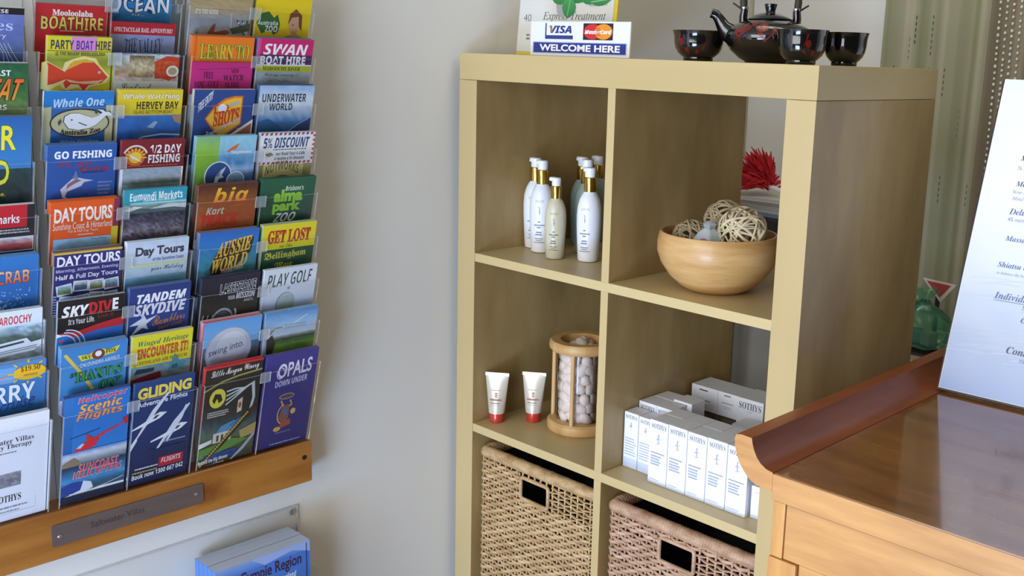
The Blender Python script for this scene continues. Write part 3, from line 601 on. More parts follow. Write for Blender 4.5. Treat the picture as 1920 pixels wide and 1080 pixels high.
def p(a):
    a.rect(0, 0, 1, .9, '#ea7a24').text('LEARN TO', .13, .12, .93, .35, '#c9c53a', 's', out='#5f6a20', ow=.05).text('SURF', .13, .4, .9, .7, '#c9c53a', 's', out='#5f6a20', ow=.05).rect(.03, 0, .06, .9, '#d46a1c')
leaflet('surf', 'orange learn to surf leaflet with olive lettering', *C4, 7, p, .0125, .003, '#a8765c', '#d9701f')
def p(a):
    a.rect(0, 0, 1, .5, '#d9358c').line([(.1, .12), (.92, .07)], .008, '#9a2a66').text('FREE', .2, .15, .36, .25, '#5a1c40', 's').text('MINI - GOLF', .06, .3, .46, .4, '#5a1c40', 's', rise=.01).text('NEW', .64, .1, .77, .17, '#5a1c40', 's').text('WATER', .52, .2, .86, .29, '#5a1c40', 's', rise=.01).text('SLIDE', .56, .31, .8, .4, '#5a1c40', 's', rise=.01)
leaflet('pink', 'pink card about mini golf and a water slide in front of the orange surf leaflets', *C4, 7, p, .0012, -.036, '#d05a98', sheets=2, out=.0032, h=.17)
def p(a):
    a.rect(0, 0, 1, 1.2, '#2a4a8c', '#284884').poly([(.2, .46), (.34, .26), (.5, .14), (.66, .1), (.8, .1), (.8, .56), (.48, .8), (.3, .6)], '#d9742c').poly([(.22, .46), (.36, .28), (.52, .17), (.66, .13), (.78, .13), (.78, .54), (.48, .76), (.32, .58)], '#eebc3c')
    a.text('T P', .3, .24, .58, .38, '#c8402c', 's').ell(.47, .3, .07, .07, '#e9eef2').line([(.58, .26), (.74, .2)], .04, '#9fb4cc').text('SHOTS', .34, .36, .76, .6, '#d0452a', 's', rise=.08, off=.03).text('FUN PARK', .74, .62, .82, .74, '#eebc3c', 'b')
    a.text('FREE ENTRY', .08, .22, .3, .36, '#e6eaf2', 'b', rise=.22).text('SUPER', .24, .66, .4, .72, '#e6eaf2', 'b', rise=-.06)
    a.poly([(.18, 1.1), (.3, .94), (1, .48), (1, 1.1)], '#e8e8e4').poly([(.34, 1.0), (.64, .78), (.7, 1.1), (.34, 1.1)], '#7f8f6a').poly([(.66, .76), (.98, .54), (.98, 1.0), (.72, 1.1)], '#a86a4c').photo(.7, .72, .96, 1.04, [(0, '#b07a50'), (.5, '#c46a4c'), (1, '#8a6a50')], .4, 8, 8, 3).text('the most fun of the year', .2, .72, .78, .8, '#dfe4ee', 'b', rise=.3)
leaflet('shots', 'dark blue leaflet with a yellow fan badge and a diagonal photo strip', *C4, 6, p, .006, -.003, '#c9c6b8', '#b9b6a8')
def p(a):
    a.photo(0, 0, .38, 1.1, [(0, '#7fb48c'), (.2, '#8fc23c'), (.6, '#6fa83a'), (1, '#8fae4c')], .06, 6, 8).photo(.38, 0, 1, 1.1, [(0, '#8fc8dc'), (.2, '#8fc4dc'), (.4, '#3f86c0'), (.5, '#a8cce0'), (.6, '#2f6aa8'), (1, '#2f5f9c')], .08, 10, 12, 3)
    a.poly([(.5, .26), (.6, .18), (.72, .12), (.66, .22), (.56, .26)], '#d46a34').text('Tangalooma', .58, .24, .92, .31, '#e9f0f4', 'i').ell(.4, .66, .23, .25, '#e9ecf0').ell(.4, .66, .21, .23, '#2a5590', '#1f4478').ell(.7, .74, .155, .15, '#e9ecf0').ell(.7, .74, .14, .135, '#8fb4d4', '#55708c')
    a.poly([(.34, .78), (.36, .66), (.44, .56), (.52, .5), (.5, .56), (.46, .64), (.5, .68), (.42, .7), (.38, .8)], '#cfd9e4').poly([(.36, .66), (.44, .57), (.42, .66)], '#7f94b0').poly([(.58, .8), (.7, .74), (.82, .8), (.76, .86), (.62, .86)], '#4a5a4c')
leaflet('dolphin', 'green and sky blue leaflet with a leaping dolphin in a round picture', *C4, 5, p, .009, .0, '#8fb8c4')
def p(a):
    a.photo(0, 0, 1, .9, [(0, '#4a2a24'), (.15, '#6a3a24'), (.4, '#9c5a2c'), (.6, '#b0542a'), (.8, '#b8642c'), (1, '#8a4a24')], .08).text('big', .26, .06, .84, .38, '#e8c43a', 'i', c2='#d9542c').rect(.2, .3, .9, .36, '#a8502c').text('Kart', .16, .38, .46, .5, '#cfc4b4', 'i').text('TRACK', .08, .5, .72, .7, '#d0342a', 'i', off=.02)
leaflet('kart', 'brown and orange leaflet with a yellow lowercase word above KART', *C4, 4, p, .011, -.001, '#5c4a48', '#a8603a')
def p(a):
    a.rect(0, 0, 1, .3, '#2a66b8', '#2f7fc4').photo(0, .28, 1, 1.1, [(0, '#2f7fb8'), (.4, '#3f8f9c'), (.7, '#4f6a5c'), (1, '#7a3a3a')], .15, 12, 12, 4)
    a.poly([(.2, .62), (.3, .36), (.6, .16), (.92, .14), (.88, .4), (.6, .66), (.26, .82)], '#3a2a20').text('AUSSIE', .28, .2, .88, .46, '#e3b84c', 'q', rise=.1, off=.02).text('WORLD', .24, .48, .84, .72, '#e8c050', 'q', rise=.1, off=.02)
    a.text('THEME PARK', .4, .66, .78, .74, '#f0d8c8', 'b', rise=.06).ell(.36, .92, .14, .1, '#b03a3c').ell(.7, .92, .18, .08, '#a8302f').line([(.84, .94), (.9, .72)], .03, '#b09a4c')
leaflet('aussie', 'royal blue theme park leaflet with a gold outlined slanted logo', *C4, 3, p, .0115, -.002, '#7f8090', '#2f6fb0')
def p(a):
    a.photo(0, 0, 1, 1.1, [(0, '#22243a'), (.3, '#1f2028'), (.6, '#33382c'), (1, '#4a5048')], .12).text('LASERZONE', .32, .14, .93, .32, '#17171f', 'b', out='#cfd2dc', ow=.05, rise=.03).text('YOUR', .46, .36, .58, .43, '#d9dce2', 'b').text('MISSION', .6, .32, .93, .43, '#e6e8ee', 'i').text('AWAITS...', .74, .45, .93, .5, '#b4b8c0', 'i')
    for q in range(3): a.ring(.1 + .08 * q, .86, .05, .24, .02, '#aeb4b8', 2.4, 4.2)
    a.ell(.4, .82, .2, .26, '#a8aeb0').ell(.4, .82, .165, .22, '#3a4444').ell(.4, .82, .15, .2, '#59646a', '#4a5258').rect(.28, .78, .34, .81, '#2c3434').rect(.46, .78, .52, .81, '#2c3434').line([(.6, .6), (.62, .66), (.6, 1.0)], .03, '#c4ccc0')
leaflet('laser', 'black laser game leaflet with a grey oval visor', *C4, 2, p, .0095, .0, '#3a4264', '#262a3c')
def p(a):
    a.rect(0, 0, 1, .55, '#5f9cd6', '#7fb0dc').photo(0, .45, 1, 1.1, [(0, '#4f6f8c'), (.3, '#3f4a4a'), (.6, '#4a5a5c'), (1, '#6f7f8c')], .2).ell(.46, .56, .4, .42, '#a9adb8', '#8f94a2').ell(.47, .55, .38, .4, '#c2c5d0', '#a0a5b4').ell(.5, .48, .26, .26, '#ced1da', '#b4b8c4')
    a.text('swing into.', .12, .5, .72, .66, '#43434e', 'n', rise=.1)
leaflet('swing', 'leaflet with a large golf ball reading swing into and a red spine', *C4, 1, p, .0125, .002, '#c9a8b4', '#c8262c')
def p(a):
    a.photo(0, 0, 1, 1.66, [(0, '#2b2622'), (.3, '#2a2826'), (.5, '#33352f'), (.55, '#2f4a54'), (.65, '#5a6a5c'), (.8, '#4a5a3c'), (1, '#24242a')], .12, 16, 20, 3).rect(0, 0, 1, .03, '#c03030').text('Little Morgan Winery', .1, .06, .93, .2, '#ece8e4', 'c', rise=.03).line([(.0, .36), (.3, .25), (.6, .2), (1, .17)], .025, '#9a9a4a')
    a.ell(.25, .5, .14, .15, '#d8d04a').poly([(.16, .52), (.2, .42), (.3, .44), (.34, .54), (.28, .58), (.24, .5), (.2, .58)], '#2a2a20')
    for q in range(4): a.line([(.4, .42 + .07 * q), (.56, .4 + .045 * q), (.74, .42)], .022, '#cfd8d4')
    a.line([(.72, .42), (.86, .36), (.9, .6), (.86, .8)], [.04, .07, .05, .04], '#c4ccc8').poly([(.62, .6), (.7, .56), (.7, .78), (.62, .8)], '#d9ccb4').ell(.66, .68, .025, .05, '#b0452f').greek(.1, .7, .48, .8, '#cfcac4', 3)
    a.poly([(.22, 1.14), (.36, .96), (.6, .9), (.6, 1.1)], '#5a8fb4').poly([(.5, .96), (.76, .86), (.8, .9), (.56, 1.02)], '#3f7ab0').rect(.24, 1.06, .56, 1.22, '#d4cdb8')
    for q in range(3): a.rect(.3 + .08 * q, 1.1, .34 + .08 * q, 1.2, '#4a4a44')
    a.poly([(.0, 1.18), (.22, 1.14), (.22, 1.2), (0, 1.26)], '#e2e0da').poly([(.7, 1.1), (1, 1.02), (1, 1.2), (.74, 1.24)], '#b09a5c').poly([(0, 1.28), (.6, 1.2), (.9, 1.26), (.5, 1.36), (0, 1.44)], '#5f8a3c').photo(.1, 1.38, .7, 1.5, [(0, '#2a4a8c'), (1, '#1f3a70')], .3, 10, 5, 2)
    a.line([(.0, 1.58), (.4, 1.24), (.7, .96), (.95, .74)], .09, '#3a2f18')
    for q in range(26): a.ell(.06 + .03 * q, 1.54 - .0285 * q, .022, .018, '#c9a83a', n=6); a.z -= a.step
    a.line([(.6, 1.6), (.8, 1.4), (1, 1.2)], .06, '#a8aeb4').text('Behind the Big Mower', .02, 1.46, .54, 1.54, '#eceae6', 'b', rise=.02).text('& Lonewood Estate', .02, 1.54, .48, 1.61, '#eceae6', 'b', rise=.02)
leaflet('winery', 'dark winery leaflet with a skeleton hand in the lowest pocket of the fourth column', *C4, 0, p, .0085, .002, '#c43a3c', '#c8302f')

# --- fifth column, nearest the shelving unit
def p(a):
    a.rect(0, 0, 1, 1.2, '#e3c81f').poly([(.04, .5), (.1, .34), (.24, .3), (.34, .4), (.4, .34), (.46, .5), (.44, .62), (.36, .68), (.3, .6), (.14, .66)], '#2f6a34').text('Australia', .06, .45, .42, .52, '#eef0e4', 'b').text('ZOO', .2, .53, .42, .63, '#f0f2e8', 'b').greek(.06, .72, .34, .76, '#a8962a', 2)
    a.poly([(.42, 1.0), (.5, .76), (.6, .68), (.76, .64), (.92, .72), (.98, 1.06)], '#a89a6c').ell(.72, .46, .1, .19, '#cfa080').poly([(.6, .5), (.62, .32), (.72, .24), (.84, .34), (.86, .6), (.8, .52), (.78, .36), (.66, .38)], '#7a4a26').rect(.68, .6, .77, .74, '#c0906f').ell(.69, .5, .02, .012, '#9a4a40').photo(.46, .74, .88, 1.04, [(0, '#8a7a58'), (1, '#6a5434')], .35, 10, 8, 5).ell(.56, .84, .1, .09, '#94856a')
leaflet('zoo', 'yellow zoo leaflet with a woman in khaki at the top edge of the photo', *C5, 8, p, .008, .0, '#8f7f30')
def p(a):
    a.rect(0, 0, 1, .26, '#c8246c').rect(0, .26, 1, .42, '#4a2a5c').rect(0, 0, .05, .3, '#d84a8c').text('SWAN', .1, .08, .9, .26, '#f4eef2', 'i', off=.008).text('BOAT HIRE', .06, .28, .88, .42, '#f0ecf0', 'b', off=.015).rect(0, .44, 1, .54, '#bcc03a').text('MAROOCHY RIVER', .12, .46, .8, .52, '#3a4020', 's')
    a.photo(0, .54, 1, 1, [(0, '#9fb0b4'), (.3, '#b4bcc0'), (.6, '#7f8f9c'), (1, '#5a707c')], .1).text('Fishing, cruising or', .16, .56, .78, .63, '#3a4448', 'c').text('just for fun...', .22, .66, .64, .73, '#3a4448', 'c').greek(.14, .76, .7, .81, '#33383c', 1)
leaflet('swan', 'magenta and purple swan boat leaflet in the column nearest the shelving unit', *C5, 7, p, .011, .003, '#8a7aa8')
def p(a):
    a.photo(0, 0, 1, 1.1, [(0, '#8fb4dc'), (.25, '#d4dde6'), (.4, '#b4cadc'), (.55, '#3f7fb4'), (.8, '#2a5f9c'), (1, '#1f4a86')], .08, 14, 14).text('UNDERWATER', .06, .14, .86, .28, '#1f2a3c', 'b').text('WORLD', .2, .3, .62, .42, '#1f2a3c', 'b')
    a.poly([(0, .62), (.2, .56), (.4, .66), (.5, .76), (.3, .8), (0, .78)], '#2a6494').poly([(.45, .96), (.7, .7), (1, .54), (1, 1.0)], '#274a80').line([(.5, .86), (.74, .68), (1, .54)], .014, '#9fbcd8')
leaflet('under', 'pale to deep blue leaflet with a big fish swimming low on its cover', *C5, 6, p, .010, .004, '#4a6a94')
def p(a):
    a.rect(0, 0, 1, .56, '#e4e4e4')
    for q in range(12): a.poly([(q / 12, 0), (q / 12 + .045, 0), (q / 12 + .03, .04), (q / 12 - .015, .04)], '#c03a44' if q % 2 else '#3a5a9c'); a.poly([(q / 12, .5), (q / 12 + .045, .5), (q / 12 + .03, .54), (q / 12 - .015, .54)], '#c03a44'); a.z -= 2 * a.step
    for q in range(6): a.rect(.965, .04 + .08 * q, 1, .08 + .08 * q, '#c8404a'); a.z -= a.step
    a.text('5% DISCOUNT', .06, .08, .9, .26, '#2f4a7c', 'i', off=.01).greek(.24, .28, .9, .31, '#55585c', 1).text('our Road Tour & Cafe', .3, .33, .84, .39, '#44474c', 'b').text('& receive a 5% discount', .28, .41, .84, .47, '#44474c', 'b').poly([(.1, .36), (.2, .33), (.26, .38), (.16, .41)], '#8a8a5c')
    a.rect(0, .55, 1, 1, '#cfc684').rect(0, .55, .1, 1, '#8f8a54').rect(.84, .55, 1, 1, '#a09a5c').text('NUTWORKS', .14, .58, .76, .74, '#7a6a2c', 'b', arc=.1).ell(.46, .96, .3, .22, '#3f6a34').ell(.46, .97, .25, .18, '#b8a04c')
leaflet('discount', 'white discount card with a red and blue striped border over an olive leaflet', *C5, 5, p, .009, .002, '#d4c4cc')
def p(a):
    a.rect(0, 0, 1, 1, '#1f5c40', '#234a3a').text('Brisbane’s', .44, .14, .78, .23, '#cfe0c4', 'i').text('alma', .24, .2, .78, .42, '#8fc83a', 'n', off=.05).text('park', .24, .4, .76, .64, '#8fc83a', 'n', off=.05).text('ZOO', .3, .62, .68, .78, '#e2e6e4', 'b', slant=.06)
leaflet('alma', 'dark green zoo leaflet with stacked lime lowercase lettering', *C5, 4, p, .011, .002, '#2a5a4a', '#2c5c4c')
def p(a):
    a.rect(0, 0, 1, .45, '#e0d42a').rect(0, .45, 1, 1, '#21563a').text('GET LOST', .1, .1, .9, .34, '#b5342a', 's', off=.03).text('in the', .34, .36, .58, .43, '#5a5a24', 'c').text('Bellingham', .08, .5, .86, .66, '#d4cc4a', 'f', off=.01, rise=.02).text('Maze', .28, .7, .62, .84, '#d4cc4a', 'f', off=.01, rise=.02)
leaflet('lost', 'yellow and green maze leaflet with red words GET LOST', *C5, 3, p, .011, .0, '#b4c49c')
def p(a):
    a.rect(0, 0, 1, .5, '#d4dae6', '#dfe5ee').rect(0, .5, 1, 1, '#dfe5ee', '#8fb4dc').text('PLAY GOLF', .08, .1, .9, .34, '#2f5446', 'b', slant=.02, rise=.02, off=-.01).text('AT', .46, .36, .52, .41, '#4a5a5c', 'b').ell(.45, .68, .18, .22, '#8f9a9c', '#6f8a70').ell(.46, .67, .165, .2, '#c9d2d2', '#8fa88c')
    for q in range(40): a.ell(.34 + .035 * (q % 8) + .01 * (q // 8 % 2), .55 + .05 * (q // 8), .01, .012, '#9aa8a4', n=6); a.z -= a.step
    a.ring(.2, .98, .12, .06, .02, '#2f5a8c', -2.8, -.6)
leaflet('golf', 'white leaflet headed PLAY GOLF in green with a golf ball', *C5, 2, p, .007, .0, '#d9dfe6')
def p(a):
    a.photo(0, 0, 1, .55, [(0, '#4f86c4'), (.4, '#8fb8dc'), (1, '#d9dee2')], .05).line([(.3, .3), (.55, .26), (.8, .12)], .012, '#e4e8ec').greek(.36, .26, .82, .36, '#8fa8bc', 2).photo(.16, .46, 1, .66, [(0, '#a8b4b0'), (.3, '#3a4a34'), (1, '#5f7f3c')], .25, 14, 6, 6).photo(0, .62, 1, 1, [(0, '#5f8f34'), (.4, '#7a9f3c'), (1, '#3a4f2c')], .15, 12, 8, 4)
    a.poly([(.0, .1), (.06, .5), (.1, .8), (.0, 1)], '#b4c4d0').poly([(.06, .5), (.16, .42), (.24, .6), (.2, .8), (.3, .9), (.1, 1)], '#3a322c').ell(.6, .9, .26, .12, '#2a3a24').line([(.1, .4), (.2, .3), (.34, .3)], .02, '#a8703c')
leaflet('golfer', 'leaflet with a golfer swinging under a blue sky, second from the bottom at the right', *C5, 1, p, .010, .0, '#8fb4d4')
def p(a):
    a.rect(0, 0, 1, 1.66, '#3f3a86', '#34306f').text('OPALS', .24, .16, .9, .4, '#dcdcea', 'n', off=.02, rise=.03).text('DOWN UNDER', .22, .44, .84, .54, '#cfcfe4', 'b', rise=.03).ring(.3, .31, .07, .09, .015, '#dcdcea')
    a.ell(.48, .72, .15, .05, '#b09a5c').ell(.48, .72, .13, .035, '#5a4a6a').line([(.38, .78), (.44, .9), (.5, .94), (.6, .88), (.56, .8)], .03, '#c9a45a').poly([(.42, .88), (.56, .86), (.56, 1.1), (.46, 1.2), (.36, 1.08)], '#8a5a4c').ring(.46, 1.02, .12, .16, .02, '#d4b468', 1.8, 4.6).poly([(.42, 1.16), (.6, 1.12), (.62, 1.22), (.4, 1.26)], '#a8543a').ell(.64, 1.0, .05, .05, '#d9b85c').ell(.36, 1.26, .07, .04, '#d0b050').ell(.48, .98, .04, .06, '#4a6aa8')
    a.greek(.34, 1.32, .66, 1.35, '#8f8cc0', 1).greek(.26, 1.5, .88, 1.53, '#b4b2d8', 1)
leaflet('opals', 'violet blue leaflet about opals in the lowest pocket at the right end', *C5, 0, p, .0095, .0, '#5a5698', '#463f8c')
# ---------------------------------------------------------------- clear booklet holder below the ledge
hd = thing('booklet_holder', 'clear wall booklet holder screwed to the wall below the pine ledge', 'booklet holder', (WX, -0.57, -1.12))
MB().box(0.0005, 0.0035, -0.203, 0.203, 0, 0.299).build('back_sheet', [M['clear'], M['edge']], hd)
for mb, nm in ((MB().box(0.0035, 0.0045, -0.203, 0.203, 0.2975, 0.299), 'sheet_edge'), (MB().box(0.0005, 0.0045, 0.2015, 0.203, 0, 0.2975), 'sheet_edge')): mb.build(nm, M['edge'], hd)
MB().lathe([(0.0055, 0), (0.0055, 0.002), (0.003, 0.0035)], 16).build('screw', M['steel'], hd, loc=(0.0036, 0.1915, 0.288)).rotation_euler = (0, PI / 2, 0)
MB().box(0.094, 0.097, -0.012, 0.184, 0.0, 0.215).build('front_sheet', M['clear'], hd)
MB().box(0.0035, 0.094, 0.181, 0.184, 0.0, 0.215).build('side_sheet', M['clear'], hd)
MB().box(0.0035, 0.094, -0.012, 0.181, 0.0, 0.003).build('bottom_sheet', M['clear'], hd)
nb = 5; bt = 0.0145
for i in range(nb):
    x0 = WX + 0.012 + i * bt
    o = MB(); bh = 0.2645 + 0.0006 * (i % 3)
    o.box(0, bt - 0.0012, 0, 0.176, 0, bh, lin('#a7b2c6'))
    o.box(0, bt - 0.0008, -0.0006, 0.0, 0, bh, lin('#4b72b4')); o.box(0, bt - 0.0008, 0.176, 0.1766, 0, bh, lin('#6f93cc'))
    b = o.build('booklet', M['ink'], bevel=0.0004); b.location = W(x0, -0.569, -1.1168)
    tag(b, 'thick blue region guide booklet standing in the clear holder below the ledge' if i == nb - 1 else 'pale page block of a booklet stacked behind the front blue region guide', 'booklet', 'booklets in the clear holder')
    if i == nb - 1:
        cb = MB(); a = Art(cb, 0.176, 0, 1.0, place=lambda u, v, z: (bt - 0.0012 + z * 1.5, u * 0.176, bh - v * 0.176))
        a.rect(0, 0, 1, 1.5, '#3f6fc0', '#4a86c8').photo(.0, .0, 1, .1, [(0, '#7f9fd4'), (1, '#4a78c4')], .06).poly([(.35, 0), (1, 0), (1, .12), (.8, .05), (.5, .1)], '#93a9da').rect(.955, .02, .965, 1.4, '#1c2a55')
        a.text('The Gympie Region', .03, .1, .9, .26, '#3d1838', 'n', off=.015).text('Cooloola Coast and Hinterland', .16, .27, .84, .34, '#dfe8f4', 'i').greek(.5, .37, .86, .4, '#2a4f96', 1)
        cb.build('cover', M['ink'], b)

# ---------------------------------------------------------------- on top of the shelving unit
po = thing('poster_stand', 'white treatment poster with green mint leaves and a yellow border, behind the card sign', 'poster', (0.160, 0.118, .0006))
pm = MB(); L = math.radians(5)
pm.box(-0.128, 0.129, 0, 0.003, 0, 0.36, lin('#d9c23a')); po_b = pm.build('backing_board', M['ink_matt'], po); po_b.rotation_euler = (-L, 0, 0)
cb = MB(); a = Art(cb, 0.262, 0, 1.0, place=lambda u, v, z: (-0.127 + u * 0.2475, -0.0004 - z, 0.353 - v * 0.2475 * 1.1))
a.rect(0, 0, 1, 1.275, '#d6d5d0').text('40', .055, 1.01, .14, 1.06, '#44464a', 'n', off=-.01).text('Express Treatment', .27, .995, .93, 1.065, '#3f4246', 'r')
a.greek(.1, 1.15, .9, 1.2, '#77797c', 2)
a.poly([(.4, .93), (.5, .95), (.56, 1.0), (.48, 1.04), (.42, 1.0)], '#a3a5a6').poly([(.72, .9), (.9, .92), (.94, .95), (.76, .96)], '#acaeae')
def leaf(cu, cv, l, w, rot, c, c2):
    pts = []; 
    for i in range(25):
        t = i / 12; s = 1 if t <= 1 else -1; q = t if t <= 1 else 2 - t
        x = (q - .5) * l; y = s * w * math.sin(PI * q) ** .8 * (1 + .06 * (i % 2)); pts.append((cu + x * math.cos(rot) - y * math.sin(rot), cv + x * math.sin(rot) + y * math.cos(rot)))
    a.poly(pts, c, c2); a.line([(cu - .45 * l * math.cos(rot), cv - .45 * l * math.sin(rot)), (cu + .4 * l * math.cos(rot), cv + .4 * l * math.sin(rot))], .006, '#8fc48f')
for q in ((.42, .885, .22, .055, .35), (.66, .87, .22, .06, -.5), (.74, .9, .2, .045, .1), (.87, .92, .22, .035, -.1), (.5, .87, .2, .07, 1.2), (.6, .84, .22, .06, -1.2), (.545, .965, .15, .07, 1.75)): leaf(*q, '#3f9a55', '#1f7a3c')
o = cb.build('printed_sheet', M['ink'], po); o.rotation_euler = (-L, 0, 0)
MB().prism([(0.006, 0), (0.05, 0), (0.02, 0.15)], 0, -0.01, 0.01).build('easel_leg', M['ink_matt'], po)

vs = thing('card_sign', 'small white sign for two payment cards with a blue WELCOME HERE band', 'sign', (0.274, 0.04, .0006))
mb = MB().box(-0.1205, 0.1215, 0, 0.0025, 0, 0.0605, lin('#d9dbe0')); f = mb.build('sign_plate', M['ink'], vs); f.rotation_euler = (-0.02, 0, 0)
cb = MB(); a = Art(cb, 1, 0, 1.0, place=lambda u, v, z: (-0.1205 + u * 0.242, -0.0003 - z, 0.0605 - v * 0.242))
a.rect(.0, .0, 1, .25, '#e2e3e6').rect(.025, .148, .975, .235, '#aeb4c8').rect(.035, .154, .965, .228, '#1c2f86').text('WELCOME HERE', .1, .166, .91, .216, '#f2f3f6', 'n', off=.03)
a.rect(.155, .012, .168, .128, '#22357e').rect(.155, .1, .445, .128, '#22357e').text('VISA', .205, .03, .43, .085, '#22307c', 'i', off=.02).poly([(.196, .03), (.216, .03), (.232, .075), (.222, .08)], '#b0782c')
a.rect(.548, .012, .838, .13, '#191016').ell(.64, .071, .085, .055, '#c4232a').ell(.747, .071, .085, .055, '#e08a22')
for q in range(5): a.rect(.672 + .002 * (q % 2), .045 + .012 * q, .714, .051 + .012 * q, '#c94a24'); a.z -= a.step
a.text('MasterCard', .565, .058, .822, .088, '#f3ecec', 'i', off=.02)
cb.build('sign_print', M['ink'], vs).rotation_euler = (-0.02, 0, 0)
MB().prism([(0.003, 0.0), (0.03, 0.0), (0.007, 0.045)], 0, -0.03, 0.03).build('fold_back_foot', M['ink'], vs)

M['lacquer'] = mat('black_glaze', '#0d0b0c', 0.08, coat=0.6)
M['red_paint'] = mat('red_painted_flower', '#71190f', 0.25, noise=0.4, scale=(60, 60, 60))
M['cane'] = mat('dark_cane_wrap', '#3a2d20', 0.6, noise=0.4, scale=(200, 200, 60), bump=0.4)
M['rim'] = mat('unglazed_foot', '#5a3b34', 0.6)

def on_lathe(prof, th, z, lift, sx=1.0, sy=1.0):
    for (r0, z0), (r1, z1) in zip(prof, prof[1:]):
        if min(z0, z1) <= z <= max(z0, z1) and z1 != z0:
            r = r0 + (r1 - r0) * (z - z0) / (z1 - z0) + lift
            return (r * sx * math.cos(th), r * sy * math.sin(th), z)
    return ((prof[-1][0] + lift) * sx * math.cos(th), (prof[-1][0] + lift) * sy * math.sin(th), z)

def motif(prof, parent, spots, lift=0.0004, sx=1.0, name='painted_flower'):
    mb = MB()
    for th, z, r, kind in spots:
        if kind == 'disc':
            pts = [(th + r * 1.0 / 0.05 * math.cos(a), z + r * math.sin(a)) for a in [2 * PI * i / 14 for i in range(14)]]
            c = on_lathe(prof, th, z, lift, sx, sx); vs = [c] + [on_lathe(prof, t, zz, lift, sx, sx) for t, zz in pts]
            mb.add(vs, [(0, 1 + i, 1 + (i + 1) % 14) for i in range(14)])
        else:
            n = 8; L = []; R = []
            for i in range(n + 1):
                f = i / n; t = th + kind[0] * f ** 1.6; zz = z + kind[1] * f; w = r * (1 - .8 * f) / 0.05
                L.append(on_lathe(prof, t - w, zz, lift, sx, sx)); R.append(on_lathe(prof, t + w, zz, lift, sx, sx))
            mb.add(L + R, [(i, i + 1, n + 2 + i, n + 1 + i) for i in range(n)])
    return mb.build(name, M['red_paint'], parent, smooth=True)

CUP = [(0.0225, 0), (0.0235, 0.002), (0.0232, 0.006), (0.026, 0.0075), (0.0325, 0.0135), (0.0365, 0.0215), (0.0382, 0.031), (0.0388, 0.041), (0.0405, 0.0478), (0.0418, 0.0508), (0.0408, 0.0512), (0.0372, 0.042), (0.0362, 0.031), (0.034, 0.02), (0.027, 0.011), (0.012, 0.0085), (0.0005, 0.008)]
def cup(label, x, y, sx, rz, flowers, h=1.0):
    t = thing('tea_cup', label, 'cup', (x, y, .0003), 'black tea cups on the shelving unit', rz)
    prof = [(r * sx, z * h) for r, z in CUP]
    MB().lathe(prof, 40, cap1=False).build('bowl', M['lacquer'], t, smooth=True)
    if flowers: motif(prof[3:10], t, flowers, 0.0003)
    return t
va = math.atan2(-1.39, 1.0)        # bearing of the camera seen from the tea set
fl = lambda d: [(va + d - .75, .03, .006, 'disc'), (va + d - .5, .016, .0055, 'disc'), (va + d - .95, .02, .003, (.3, -.008)), (va + d - .8, .044, .0022, (-.15, -.018)), (va + d - .05, .014, .004, 'disc'), (va + d + .2, .018, .0025, (.1, .012))]
cup('black tea cup with red flowers at the left of the teapot, nearest the card sign', 0.517, 0.072, 1.06, 0, fl(0), .95)
cup('black tea cup with red flowers standing in front of the teapot', 0.722, 0.055, 0.95, 0, fl(.95), 1.0)
cup('plain black tea cup at the right end of the shelf top, away from the teapot', 0.733, 0.165, 0.86, 0, None, 1.0)

POT = [(0.036, 0), (0.0375, 0.003), (0.046, 0.0075), (0.062, 0.022), (0.0705, 0.038), (0.0725, 0.046), (0.0715, 0.053), (0.064, 0.063), (0.05, 0.0715), (0.036, 0.0765), (0.033, 0.0775)]
POT = [(r_, z_ * .88) for r_, z_ in POT]
tp = thing('teapot', 'black glazed teapot with red flowers, curved spout and cane handle', 'teapot', (0.617, 0.125, .0003))
MB().lathe(POT, 56, cap1=True).build('body', M['lacquer'], tp, smooth=True)
LID = [(0.0345, 0.0765), (0.036, 0.0785), (0.03, 0.0835), (0.018, 0.0885), (0.0085, 0.0905), (0.0075, 0.093), (0.0088, 0.099), (0.0102, 0.1045), (0.0098, 0.1062), (0.0005, 0.107)]
LID = [(r_, z_ * .88) for r_, z_ in LID]
_lid = MB().lathe(LID[:5], 40).build('lid', M['lacquer'], tp, smooth=True)
MB().lathe(LID[4:], 28).build('knob', M['lacquer'], _lid, smooth=True)
sd = Vector((-0.80, -0.6, 0)).normalized()
sd = Vector((-0.735, -0.678, 0)).normalized()
pth = [sd * .056 + Vector((0, 0, .043)), sd * .066 + Vector((0, 0, .0475)), sd * .0745 + Vector((0, 0, .056)), sd * .0815 + Vector((0, 0, .067)), sd * .0875 + Vector((0, 0, .074)), sd * .095 + Vector((0, 0, .0765))]
MB().tube(pth, [.019, .0155, .0115, .009, .0082, .0078], 18).build('spout', M['lacquer'], tp, smooth=True)
hl = []
for s in (1, -1):
    b = sd * .042 * s
    MB().tube([b + Vector((0, 0, .056)), b * 1.03 + Vector((0, 0, .072)), b * 1.0 + Vector((0, 0, .084))], [.0075, .0068, .0062], 12).build('handle_lug', M['lacquer'], tp, smooth=True)
    MB().tube([b * .93 + Vector((0, 0, .079)), b * 1.45 + Vector((0, 0, .093))], [.0018, .0013], 8).build('handle_pin', M['black'], tp)
    MB().lathe([(.0062, 0), (.0066, .0015), (.0062, .003)], 14, b.x, b.y).build('handle_ring', M['steel'], tp, smooth=True, loc=(0, 0, .0845))
arc = [sd * (.043 * math.cos(t) * (1 + .22 * math.sin(t))) + Vector((0, 0, .084 + .085 * math.sin(t))) for t in [PI * i / 24 for i in range(25)]]
hb = MB().tube(arc, [.0056 + .0005 * (i % 2) for i in range(25)], 12); hb.build('handle', M['cane'], tp, smooth=True)
